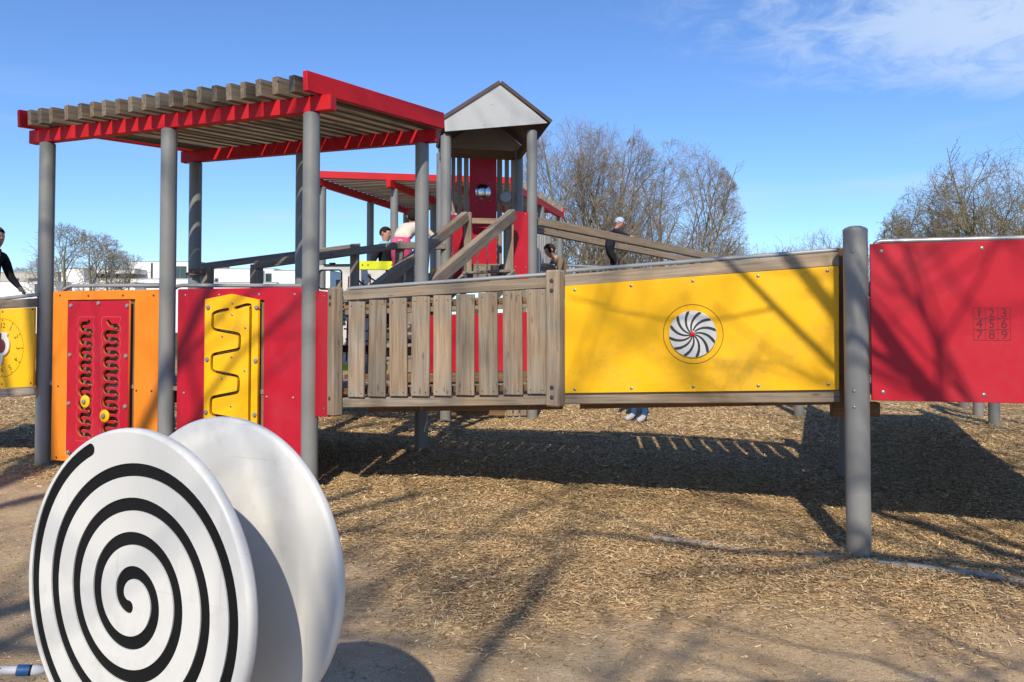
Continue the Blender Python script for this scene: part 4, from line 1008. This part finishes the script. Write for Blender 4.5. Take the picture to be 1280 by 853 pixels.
def grow(seed, H, r0, stems=1, spread=.35, lean=.12, levels=4, kids=(9, 8, 7, 5), ang=(28, 55), lens=(.55, .5, .45, .45), trop=.25, twig=.0035, first=.2, wig=.10, env=None):
    rng = np.random.default_rng(seed); L0 = []; LS = [[] for _ in range(levels+1)]
    def line(p, d, L_, r_a, r_b, n, w, tr):
        pts = [p]; d = d/np.linalg.norm(d); 
        for i in range(n-1):
            d = d+rng.normal(0, w, 3)+np.array([0, 0, tr/(n-1)]); d /= np.linalg.norm(d); pts.append(pts[-1]+d*L_/(n-1))
        return np.array(pts), np.linspace(1, 0, n)**.8*(r_a-r_b)+r_b
    def rec(pl, lev):
        pts, rad = pl; n = len(pts); L_ = np.linalg.norm(np.diff(pts, axis=0), axis=1).sum()
        if lev >= levels: return
        nk = kids[lev]; nk = max(2, int(nk*rng.uniform(.75, 1.25)))
        lo = first if lev == 0 else .15
        for t in np.linspace(lo, .98, nk)+rng.uniform(-.03, .03, nk):
            t = min(max(t, .05), .99); x = t*(n-1); i = min(int(x), n-2); f = x-i
            p = pts[i]*(1-f)+pts[i+1]*f; r_ = rad[i]*(1-f)+rad[i+1]*f; d = pts[i+1]-pts[i]; d /= np.linalg.norm(d)
            az = rng.uniform(0, 2*np.pi); a = np.radians(rng.uniform(*ang))
            u = np.cross(d, [0.3, .2, 1]); u /= np.linalg.norm(u)+1e-9; v = np.cross(d, u)
            nd = d*np.cos(a)+(u*np.cos(az)+v*np.sin(az))*np.sin(a)
            ll = L_*lens[lev]*rng.uniform(.7, 1.25)*(1.15-.65*t if lev == 0 else 1.1-.5*t)
            if env is not None:
                c_ = np.array([0, 0, env[1]]); rr_e = np.array([env[0], env[0], env[2]]); q = (p-c_)/rr_e; e_ = nd/rr_e
                A2 = e_@e_; B2 = q@e_; C2 = q@q-1; D2 = B2*B2-A2*C2
                if C2 > 0 or D2 < 0: ll *= .35
                else: ll = min(ll*1.35, max(.12, (-B2+math.sqrt(D2))/A2*rng.uniform(.85, 1.02)))
            rc = max(twig, min(r_*.62, ll*(.016 if twig < .012 else .026))) if lev < levels-1 else twig
            c = line(p, nd, ll, rc, max(twig*.55, rc*.3), [7, 6, 5, 3, 3][lev], wig*(1+.3*lev), trop)
            LS[lev+1].append(c); rec(c, lev+1)
    def clip_env(pl, env):
        if env is None: return pl
        c_ = np.array([0, 0, env[1]]); q = (pl[0]-c_)/np.array([env[0], env[0], env[2]]); out = np.where((q**2).sum(1) > .97)[0]; out = out[out > 3]
        if len(out) == 0: return pl
        k = out[0]; f = k/(len(pl[0])-1); idx_ = np.linspace(0, k, len(pl[0])); i0 = np.minimum(idx_.astype(int), len(pl[0])-2); fr_ = (idx_-i0)[:, None]
        return pl[0][i0]*(1-fr_)+pl[0][i0+1]*fr_, pl[1]
    for s in range(stems):
        az = rng.uniform(0, 2*np.pi) if stems == 1 else 2*np.pi*s/stems+rng.uniform(-.4, .4)
        d = np.array([np.cos(az)*lean, np.sin(az)*lean, 1.0]); p = np.array([np.cos(az)*.22*(stems > 1), np.sin(az)*.22*(stems > 1), -.15])
        pl = line(p, d, H*rng.uniform(.86, 1.0), r0*(1 if stems == 1 else .75), twig*1.5, 12, .045, .10); pl = clip_env(pl, env); LS[0].append(pl); rec(pl, 0)
    out = []
    for lo, hi, sides in ((0, 0, 8), (1, levels, 0)):
        Vs = []; Fs = []; o = 0
        for lev in range(lo, hi+1):
            v, f = np_tubes(LS[lev], 8 if lev == 0 else (5 if lev == 1 else 3)); Vs.append(v); Fs.append(f+o); o += len(v)
        out.append((np.concatenate(Vs), np.concatenate(Fs)))
    return out
def bark(name, a, b, c):
    m, N, L, B = new_mat(name); t = N.new('ShaderNodeTexCoord').outputs['Object']
    col = ramp(N, L, noise(N, L, t, 2.2, 6, .65), [(.3, a), (.5, b), (.7, c)]); L.new(col, B.inputs['Base Color']); B.inputs['Roughness'].default_value = .9; B.inputs['Specular IOR Level'].default_value = .15
    bump(N, L, B, noise(N, L, t, 30, 4), .01, .5); return m
BARK = bark('mossy_bark', (.10, .085, .055), (.17, .145, .075), (.24, .20, .13)); TWIG = bark('twig_bark', (.18, .145, .105), (.27, .225, .165), (.36, .31, .24))
BARKG = bark('hedge_bark', (.15, .12, .07), (.22, .18, .10), (.29, .24, .145))
def tree(name, label, cat, loc, parts, rz=0, sc=1.0, group=None, mats=(BARK, TWIG), shared=None):
    t = thing(name, label, cat, loc, group)
    M = T(loc) @ Matrix.Rotation(rz, 4, 'Z') @ Matrix.Scale(sc, 4)
    if shared is None:
        shared = [np_mesh('trunk', *parts[0], smooth=True), np_mesh('crown', *parts[1])]
    add('trunk', shared[0], mats[0], t, M); add('crown', shared[1], mats[1], t, M)
    return shared
def gpt(px, Y): p = A_(px, 398, Y); return V3((p.x, Y, gz1(p.x, Y)))
TG = 'bare trees standing behind the play tower'
sh1 = tree('bare_tree', 'tallest bare tree just right of the tower roof', 'tree', gpt(712, 24), grow(21, 7.7, .10, 4, lean=.17, kids=(18, 7, 6, 4), ang=(24, 52), lens=(.42, .48, .5, .5), first=.12, trop=.12, wig=.07, env=(2.0, 4.2, 3.75)), group=TG)
sh2 = tree('bare_tree', 'slim bare tree rising behind the child in the pale cap', 'tree', gpt(768, 24.6), grow(22, 7.6, .10, 4, lean=.16, kids=(18, 7, 6, 4), ang=(24, 52), lens=(.42, .48, .5, .5), first=.12, trop=.12, wig=.07, env=(2.0, 4.1, 3.65)), group=TG)
sh3 = tree('bare_tree', 'wide domed bare tree at the right end of the group behind the rope walk', 'tree', gpt(832, 24), grow(23, 7.5, .09, 6, lean=.38, kids=(18, 7, 6, 4), ang=(25, 58), lens=(.45, .5, .5, .5), first=.12, trop=.08, wig=.07, env=(2.5, 3.7, 3.5)), group=TG)
HG = 'bare shrubs along the far edge of the playground'
shs = None
for i, (px, Y, H, lab) in enumerate(((880, 26, 4.2, 'bare shrub below the right edge of the domed bare tree'), (950, 30, 4.4, 'low thin shrub behind the middle of the yellow board'), (1030, 29, 4.9, 'small round brown shrub just left of the tall grey post'), (990, 33, 4.3, 'low hazy shrub between the thin shrub and the round brown one'), (1100, 34, 4.3, 'low bare shrub just behind the right side of the tall grey post'))):
    g = gpt(px, Y)
    if shs is None: shs = tree('bare_shrub', lab, 'shrub', g, grow(31, 4.6, .05, 8, lean=.5, kids=(10, 7, 6, 3), ang=(22, 60), lens=(.5, .5, .5, .5), first=.08, env=(1.9, 2.3, 2.3)), group=HG, mats=(BARKG, TWIG))
    else: tree('bare_shrub', lab, 'shrub', g, None, i*1.7, H/4.6, HG, (BARKG, TWIG), shs)
tree('thicket_tree', 'dense brown twiggy tree at the right edge above the red board', 'tree', gpt(1288, 21), grow(41, 7.0, .09, 10, lean=.65, kids=(17, 9, 6, 4), ang=(28, 70), lens=(.45, .5, .5, .5), first=.08, twig=.0046, trop=.05, env=(3.9, 2.9, 3.55)), mats=(BARKG, BARKG))
LG = 'bare trees in front of the white houses'
far = grow(51, 7.6, .16, 1, lean=.05, kids=(15, 7, 6, 4), ang=(30, 65), lens=(.52, .5, .5, .5), first=.28, twig=.010, env=(2.6, 5.0, 2.75))
shl = None
for i, (px, Y, H, lab) in enumerate(((113, 55, 7.6, 'spreading bare tree in front of the white houses left of the second post'), (78, 57, 8.4, 'upright bare tree close to the right side of the leftmost post'), (158, 66, 6.9, 'bare tree right of the spreading one, in front of the two storey white house'), (60, 70, 7.0, 'bare tree partly hidden behind the leftmost post'), (27, 90, 7.4, 'small distant bare tree left of the leftmost post'), (136, 60, 6.9, 'bare tree between the spreading one and the two storey white house'))):
    g = gpt(px, Y)
    if shl is None: shl = tree('bare_tree', lab, 'tree', g, far, .3, 1, LG)
    else: tree('bare_tree', lab, 'tree', g, None, 1.1*i, H/7.6, LG, (BARK, TWIG), shl)
# trees behind the photographer, whose branches throw the dappled shade
SG = 'bare trees behind the viewer'
shade = grow(61, 12.5, .20, 1, lean=.05, levels=3, kids=(12, 6, 5), ang=(30, 65), lens=(.58, .52, .5), first=.28, twig=.012)
shade2 = grow(64, 10.5, .17, 1, lean=.06, levels=3, kids=(14, 7, 5), ang=(35, 70), lens=(.62, .55, .5), first=.24, twig=.011, trop=.12)
shd = sh_b = None
for (x, y, rz, sc, lab) in ((-3.4, -8.0, .4, 1.0, 'tall bare tree behind the viewer on the left'), (1.9, -10.5, 2.6, 1.0, 'tall bare tree straight behind the viewer'), (4.7, -1.7, 4.8, .95, 'bare tree standing just right of the viewer'), (5.7, -2.3, 3.2, 1.0, 'second bare tree farther right of the viewer'), (-4.9, -2.6, 5.2, 1.1, 'bare tree standing just left of the viewer')):
    g = V3((x, y, gz1(x, y)))
    if 'right of' in lab: sh_b = tree('shade_tree', lab, 'tree', g, shade2, rz, sc, SG, (BARK, TWIG), sh_b)
    elif shd is None: shd = tree('shade_tree', lab, 'tree', g, shade, rz, sc, SG)
    else: tree('shade_tree', lab, 'tree', g, None, rz, sc, SG, (BARK, TWIG), shd)

# ------------------------------------------------------------------ white houses on the left
HW = paint('white_render', (.80, .79, .77), .8, .04, .05); HB = paint('beige_render', (.42, .39, .34), .8, .05, .05)
HF = paint('window_frame_grey', (.09, .095, .10), .5); DK = paint('dark_recess', (.035, .036, .038), .6)
GL, Ng, Lg, Bg = new_mat('window_glass'); Bg.inputs['Base Color'].default_value = (.02, .045, .045, 1); Bg.inputs['Roughness'].default_value = .06
Bg.inputs['Specular IOR Level'].default_value = .8
def house(name, label, blocks, wins, Y, mat=HW, depth=9):
    x0 = A_(min(b[0] for b in blocks), 398, Y); h = thing(name, label, 'house', (x0.x, Y, 0))
    for bi, b in enumerate(blocks):
        px0, px1, py0, py1 = b[:4]; dy = b[4] if len(b) > 4 else 0; mt = b[5] if len(b) > 5 else mat
        a = A_(px0, py0, Y+dy); c = A_(px1, py1, Y+dy); zb = min(c.z, -.2) if len(b) > 6 else c.z
        cx_ = (a.x+c.x)/2; l_ = c.x-a.x; hgt = a.z-zb
        w = add('wall', box_mesh(l_, depth, hgt, .0), mt, h, T((cx_, Y+dy+depth/2, zb+hgt/2)))
        add('roof_edge', box_mesh(l_+.1, depth+.1, .07, .0), HB, h, T((cx_, Y+dy+depth/2, a.z+.036)))
    for (px0, px1, py0, py1, dy, n) in wins:
        a = A_(px0, py0, Y+dy); c = A_(px1, py1, Y+dy); l_ = c.x-a.x; hgt = a.z-c.z
        f = add('window', box_mesh(l_, .16, hgt, .0), HF, h, T(((a.x+c.x)/2, Y+dy-.02, (a.z+c.z)/2)))
        for k in range(n):
            pw = l_/n; add('pane', box_mesh(pw-.14, .04, hgt-.16, .0), GL, f, T((a.x+pw*(k+.5), Y+dy-.11, (a.z+c.z)/2)))
    return h
house('house', 'long low beige and white house at the left edge', [(-60, 72, 341, 353, 4, HB), (-60, 72, 352.5, 420, 0, HW, 1)], [(16, 24, 348, 352, 4, 1), (36, 48, 348, 352, 4, 1), (44, 47, 355, 366, 0, 1), (24, 27, 357, 364, 0, 1)], 72)
house('house', 'white flat roofed house with a dark terrace behind the spreading bare tree', [(77, 104, 336, 420, 0, HW, 1), (104, 168, 337, 342, 1.5), (104, 168, 354, 420, 0, HW, 1), (107, 168, 342, 354, 3.5, DK)], [(125, 136, 342, 352, 3.2, 2), (140, 147, 342, 352, 3.2, 1), (149, 160, 342, 352, 3.2, 2)], 74)
house('house', 'tallest white two storey house between the second post and the rear post', [(161, 246, 327.5, 349.5, 2), (120, 252, 349, 420, 0, HW, 1)], [(172, 181, 354, 359.5, 0, 1), (182, 200, 354, 359.5, 0, 2), (218, 233, 333, 351, 2, 2), (189, 191, 329, 348, 2, 1)], 76)
house('house', 'white house seen below the rear bridge handrail', [(214, 235, 341, 420, 0, HW, 1), (268, 312, 336.5, 354, 1.5), (232, 345, 353.5, 420, 0, HW, 1), (331, 343, 336.5, 354, 2.2), (342, 412, 338.5, 420, .6, HW, 1)], [(332, 339.5, 342, 355, 2.2, 1), (269, 273, 348, 353, 1.5, 1), (234, 238, 344, 350, 0, 1)], 78)
pst = thing('street_lamp', 'thin grey street lamp standing before the white houses', 'street lamp', (A_(139, 398, 62).x, 62, 0))
p = A_(139, 332, 62); tube('pole', [V3((p.x, 62, -.2)), V3((p.x, 62, p.z))], .06, GREYL, pst, 8); plank('lamp', V3((p.x-.35, 62, p.z+.05)), V3((p.x+.3, 62, p.z+.05)), .2, .12, GREYL, pst)

# ------------------------------------------------------------------ people
SKIN = paint('skin', (.52, .27, .19), .55, .05, .0)
def cloth(name, c): return paint(name, c, .85, .15, .05, spec=.2, dirtcol=tuple(x*.7 for x in c))
C_BLACK = cloth('black_cloth', (.012, .012, .014)); C_NAVY = cloth('navy_cloth', (.014, .018, .035)); C_DENIM = cloth('denim', (.035, .085, .20))
C_PINK = cloth('pink_cloth', (.72, .09, .22)); C_CREAM = cloth('cream_cloth', (.62, .55, .46)); C_GREYC = cloth('grey_cloth', (.09, .08, .075))
C_TAN = cloth('tan_cloth', (.17, .135, .10)); C_TEAL = cloth('teal_cloth', (.25, .55, .60)); C_WHITE = cloth('white_cloth', (.66, .66, .66)); C_BLUE = cloth('pale_blue_cloth', (.36, .46, .62)); C_REDC = cloth('red_cloth', (.5, .02, .04))
HAIR_D = cloth('dark_hair', (.020, .013, .010)); HAIR_B = cloth('brown_hair', (.045, .022, .014)); HAIR_G = cloth('grey_hair', (.14, .12, .11)); EYE = paint('eye', (.02, .015, .012), .2)
LIP = cloth('lip', (.33, .12, .09)); SHOE = cloth('shoe', (.45, .45, .46)); SHOED = cloth('dark_shoe', (.03, .03, .035))
J0 = dict(pelvis=(0, 0, .95, .135), waist=(0, 0, 1.10, .125), chest=(0, 0, 1.32, .145), neck=(.0, 0, 1.485, .058), jaw=(.025, 0, 1.565, .068), head=(.012, 0, 1.655, .098), crown=(.0, 0, 1.70, .08))
def side(s, hip=(0, .09, .90), knee=(.02, .10, .50), ankle=(-.01, .105, .085), toe=(.15, .12, .04), sh=(0, .17, 1.42), elbow=(-.03, .25, 1.15), wrist=(.06, .26, .93), hand=(.085, .255, .865)):
    f = lambda p, r: (p[0], p[1]*s, p[2], r)
    return dict(hip=f(hip, .10), knee=f(knee, .066), ankle=f(ankle, .046), toe=f(toe, .04), sh=f(sh, .072), elbow=f(elbow, .050), wrist=f(wrist, .032), hand=f(hand, .034))
def person(label, base, yaw, H, top, legs, shoe, core=None, left=None, right=None, hair=HAIR_D, hair_kind='short', headsc=1.0, group=None, fat=1.0, sleeve=None, hand_m=SKIN):
    J = dict(J0); J.update(core or {}); Ls = side(1, **(left or {})); Rs = side(-1, **(right or {}))
    names = []; vs = []; rad = []; ed = []; reg = []
    def v(n, q, r): names.append(n); vs.append(q[:3]); rad.append(q[3]*(1.0 if r else fat)); return len(vs)-1
    hc = V3(J['head'][:3]); 
    def hs(q): p = V3(J['neck'][:3]) + (V3(q[:3])-V3(J['neck'][:3]))*headsc; return (p.x, p.y, p.z, q[3]*headsc)
    J['jaw'], J['head'], J['crown'] = hs(J['jaw']), hs(J['head']), hs(J['crown'])
    idx = {}
    for hn in ('jaw', 'head', 'crown'): J[hn] = (*J[hn][:3], J[hn][3]*1.12)
    prev = None
    for n in ('pelvis', 'waist', 'chest', 'neck', 'jaw', 'head', 'crown'):
        idx[n] = v(n, J[n], n in ('neck', 'jaw', 'head', 'crown'))
        if prev: ed.append((idx[prev], idx[n])); reg.append(top if n in ('waist', 'chest') else SKIN)
        prev = n
    for sd_ in (Ls, Rs):
        ids = {n: v(n, q, n in ('hand', 'wrist')) for n, q in sd_.items()}
        for a, b, m_ in (('hip', 'knee', legs), ('knee', 'ankle', legs), ('ankle', 'toe', shoe), ('sh', 'elbow', top), ('elbow', 'wrist', sleeve or top), ('wrist', 'hand', hand_m)):
            ed.append((ids[a], ids[b])); reg.append(m_)
        ed.append((idx['pelvis'], ids['hip'])); reg.append(legs); ed.append((idx['chest'], ids['sh'])); reg.append(top)
        w = V3(sd_['wrist'][:3]); h = V3(sd_['hand'][:3]); d = (h-w).normalized(); lat = d.cross(V3((1, .3, .2))).normalized(); nn = d.cross(lat)
        for k in range(4):
            b_ = h + lat*(.017*(k-1.5)) + d*.012; ln_ = (.058, .07, .066, .05)[k]
            m1 = v('f', (*(b_ + d*ln_*.55), .0085), True); m2 = v('f', (*(b_ + d*ln_*.95 + nn*.022), .007), True)
            ed += [(ids['hand'], m1), (m1, m2)]; reg += [hand_m, hand_m]
        t1 = v('f', (*(w.lerp(h, .55) + lat*-.034 + d*.02), .0095), True); t2 = v('f', (*(w.lerp(h, .55) + lat*-.042 + d*.055 + nn*.012), .0085), True)
        ed += [(ids['hand'], t1), (t1, t2)]; reg += [hand_m, hand_m]
    s = H/1.75
    me = bpy.data.meshes.new('p'); me.from_pydata([tuple(c*s for c in q) for q in vs], ed, []); me.update()
    o = bpy.data.objects.new('p', me); COL.objects.link(o)
    mo_ = o.modifiers.new('skin', 'SKIN'); mo_.use_smooth_shade = True; mo_.branch_smoothing = .6
    if not me.skin_vertices: bpy.context.view_layer.update()
    for i, sv_ in enumerate(me.skin_vertices[0].data):
        sv_.radius = (rad[i]*s, rad[i]*s); sv_.use_root = (i == 0)
    o.modifiers.new('sub', 'SUBSURF').levels = 1
    bpy.context.view_layer.update(); dg = bpy.context.evaluated_depsgraph_get()
    body = bpy.data.meshes.new_from_object(o.evaluated_get(dg)); bpy.data.objects.remove(o); body.materials.clear()
    mats = []
    for m_ in reg:
        if m_ not in mats: mats.append(m_)
    for m_ in mats: body.materials.append(m_)
    A = np.array([vs[a] for a, b in ed])*s; Bv = np.array([vs[b] for a, b in ed])*s; AB = Bv-A; l2 = (AB**2).sum(1)+1e-9
    rr_ = np.array([(rad[a]+rad[b])/2 for a, b in ed])*s
    for p in body.polygons:
        c = np.array(p.center); t = np.clip(((c-A)*AB).sum(1)/l2, 0, 1); dd_ = np.linalg.norm(c-(A+AB*t[:, None]), axis=1)-rr_*.6
        p.material_index = mats.index(reg[int(dd_.argmin())]); p.use_smooth = True
    M = T(base) @ Matrix.Rotation(yaw, 4, 'Z')
    root_ = add('person', body, None, None, M); tag(root_, label, 'person', group)
    hd = V3(J['head'][:3])*s; rh = .105*s*headsc
    up_ = (V3(J['crown'][:3])-V3(J['neck'][:3])).normalized(); fw_ = V3((1, 0, 0)); fw_ = (fw_ - up_*fw_.dot(up_)).normalized(); lf = up_.cross(fw_)
    HM = Matrix(((fw_.x, lf.x, up_.x, hd.x), (fw_.y, lf.y, up_.y, hd.y), (fw_.z, lf.z, up_.z, hd.z), (0, 0, 0, 1)))
    bm = bmesh.new(); bmesh.ops.create_uvsphere(bm, u_segments=20, v_segments=14, radius=1)
    for q in bm.verts: q.co = V3((q.co.x*1.04-.06, q.co.y*.98, q.co.z*1.02+.10))*rh
    lim = {'short': .0, 'cropped': .15, 'long': -.75, 'cap': .05}[hair_kind]
    bmesh.ops.delete(bm, geom=[q for q in bm.verts if (q.co.z < rh*lim and q.co.x > -.25*rh) or (q.co.z < rh*(lim-.5) ) or (q.co.x > .72*rh and q.co.z < .55*rh)], context='VERTS')
    hm = bpy.data.meshes.new('hair'); bm.to_mesh(hm); bm.free(); hm.polygons.foreach_set('use_smooth', [True]*len(hm.polygons))
    ho_ = add('cap' if hair_kind == 'cap' else 'hair', hm, hair, root_, M @ HM)
    if hair_kind == 'cap':
        add('cap_brim', curve_mesh([(1.0*rh*math.cos(a)*1.0, 1.0*rh*math.sin(a)) for a in [R(-80+160*i/12) for i in range(13)]] + [(.55*rh*math.cos(a), .9*rh*math.sin(a)) for a in [R(80-160*i/12) for i in range(13)]], [], .01, .003), hair, ho_, M @ HM @ T((.55*rh, 0, .25*rh)))
    for s_ in (-1, 1):
        add('eye', lathe('eye', [(.001, -.009), (.008, -.005), (.010, 0), (.008, .005), (.001, .009)], 8), EYE, root_, M @ HM @ T((rh*.83, s_*rh*.34, rh*.02)) @ Matrix.Scale(s*headsc, 4))
        add('ear', lathe('ear', [(.001, -.03), (.012, -.018), (.014, 0), (.010, .022), (.001, .028)], 8), SKIN, root_, M @ HM @ T((-.05*rh, s_*rh*.98, -.05*rh)) @ Matrix.Scale(s*headsc, 4))
    add('nose', lathe('nose', [(.017, 0), (.012, .012), (.006, .035), (.001, .042)], 8), SKIN, root_, M @ HM @ T((rh*.88, 0, -rh*.30)) @ Matrix.Rotation(R(-14), 4, 'Y') @ Matrix.Scale(s*headsc, 4))
    add('mouth', box_mesh(.008, .042, .007, .002), LIP, root_, M @ HM @ T((rh*.80, 0, -rh*.57)) @ Matrix.Scale(s*headsc, 4))
    return root_, M, HM, rh, s
def pbase(px, Y, z): p = A_(px, 398, Y); return V3((p.x, Y, z))
LE = dict(hip=(-.02, .09, .88))
# man at the left edge, leaning on the rail
o_, M_, H_, rh, s_ = person('man in black at the left edge leaning on the clock bridge rail', pbase(-19, 8.9, .82), R(-12), 1.66, C_BLACK, C_NAVY, SHOED,
    core=dict(chest=(.06, 0, 1.33, .15), waist=(.01, 0, 1.1, .14), neck=(.10, 0, 1.49, .062), jaw=(.15, 0, 1.56, .07), head=(.135, 0, 1.655, .10), crown=(.125, 0, 1.70, .08)),
    left=dict(sh=(.07, .18, 1.42), elbow=(.10, .26, 1.16), wrist=(.28, .22, 1.02), hand=(.33, .21, .98)), right=dict(sh=(.06, .19, 1.42), elbow=(.14, .26, 1.15), wrist=(.26, .24, .95), hand=(.29, .24, .89)), hair=HAIR_G, hair_kind='cropped', sleeve=C_BLACK, hand_m=C_GREYC)
add('scarf', lathe('scarf', [(.062, -.03), (.085, -.02), (.09, .0), (.085, .02), (.062, .03)], 16), C_TEAL if False else C_GREYC, o_, M_ @ T((.095*s_, 0, 1.47*s_)))
# toddler in a pale cap on the rope walk
o_, M_, H_, rh, s_ = person('toddler in navy jacket and pale blue cap holding the rope walk handrail', pbase(765, 11.85, 2.17), R(-8), .87, C_NAVY, C_BLACK, SHOE,
    core=dict(pelvis=(-.08, 0, .68, .15), waist=(-.06, 0, .88, .165), chest=(.03, 0, 1.13, .17), neck=(.12, 0, 1.30, .06), jaw=(.20, 0, 1.34, .07), head=(.21, 0, 1.43, .10), crown=(.20, 0, 1.48, .08)),
    left=dict(hip=(-.08, .09, .60), knee=(.04, .10, .36), ankle=(.0, .10, .08), toe=(.17, .11, .04), sh=(.06, .18, 1.24), elbow=(.30, .22, 1.10), wrist=(.5, .16, 1.02), hand=(.56, .15, 1.01)),
    right=dict(hip=(-.08, .09, .60), knee=(.10, .10, .36), ankle=(.22, .10, .10), toe=(.38, .11, .05), sh=(.06, .18, 1.24), elbow=(.32, .24, 1.11), wrist=(.54, .22, 1.04), hand=(.61, .22, 1.02)), hair=C_BLUE, hair_kind='cap', headsc=1.45, fat=1.5)
# person whose jeans show under the bridge
person('person in blue jeans standing on the bark behind the yellow board', pbase(798, 9.9, gz1(1.63, 9.9)-.01), R(215), 1.62, C_NAVY, C_DENIM, SHOE, hair=HAIR_B, fat=1.08)
# girl in pink trousers climbing
person('girl in pink trousers and cream jacket bending forward on the rear bridge', pbase(503, 10.15, 1.66), R(80), 1.52, C_CREAM, C_PINK, SHOE,
    core=dict(pelvis=(-.10, 0, .95, .16), waist=(.10, 0, 1.04, .145), chest=(.34, 0, 1.14, .15), neck=(.52, 0, 1.22, .06), jaw=(.60, 0, 1.24, .07), head=(.56, 0, 1.37, .105), crown=(.53, 0, 1.43, .085)),
    left=dict(hip=(-.10, .09, .90), sh=(.40, .17, 1.18), elbow=(.46, .26, 1.0), wrist=(.60, .22, 1.0), hand=(.66, .21, .97)),
    right=dict(hip=(-.10, .09, .90), sh=(.40, .18, 1.18), elbow=(.42, .36, 1.02), wrist=(.40, .56, .93), hand=(.40, .61, .89)), hair=HAIR_D, hair_kind='long', fat=.95)
# adult in black on the rear platform
o_, M_, H_, rh, s_ = person('person in black coat with teal scarf standing on the rear platform', pbase(481, 13.0, 1.245), R(-20), 1.72, C_BLACK, C_BLACK, SHOED, hair=HAIR_D, hair_kind='short',
    left=dict(elbow=(.05, .26, 1.15), wrist=(.22, .18, 1.05), hand=(.28, .16, 1.04)), right=dict(elbow=(-.08, .27, 1.15), wrist=(.10, .26, .98), hand=(.15, .25, .93)))
add('scarf', lathe('scarf', [(.062, -.05), (.10, -.03), (.105, .0), (.09, .03), (.062, .04)], 16), C_TEAL, o_, M_ @ T((.0, 0, 1.47*s_)))
# child with red straps
o_, M_, H_, rh, s_ = person('small child in navy top with red straps below the lime board', pbase(465, 12.2, 1.245), R(190), .99, C_NAVY, C_NAVY, SHOE, hair=HAIR_B, headsc=1.15,
    left=dict(elbow=(.08, .27, 1.16), wrist=(.25, .2, 1.2), hand=(.31, .19, 1.22)), fat=1.1)
for sgn in (-1, 1): tube('strap', [M_ @ V3((q[0]*s_, sgn*q[1]*s_, q[2]*s_)) for q in ((-.14, .09, 1.1), (-.12, .10, 1.4), (0, .10, 1.50), (.13, .09, 1.42), (.165, .10, 1.15))], .014, C_REDC, o_, 6)
# person with brown hair bending down
person('brown haired person in tan coat bending down beside the tower', pbase(711, 12.9, 1.245), R(200), 1.5, C_TAN, C_GREYC, SHOED,
    core=dict(pelvis=(-.06, 0, .95, .14), waist=(.04, 0, 1.12, .14), chest=(.20, 0, 1.30, .15), neck=(.31, 0, 1.42, .06), jaw=(.38, 0, 1.44, .07), head=(.40, 0, 1.53, .105), crown=(.38, 0, 1.57, .09)),
    left=dict(sh=(.24, .18, 1.36), elbow=(.32, .25, 1.10), wrist=(.42, .22, .9), hand=(.45, .21, .84)), right=dict(sh=(.24, .18, 1.36), elbow=(.32, .25, 1.10), wrist=(.42, .22, .9), hand=(.45, .21, .84)), hair=HAIR_B, hair_kind='long', headsc=1.1)
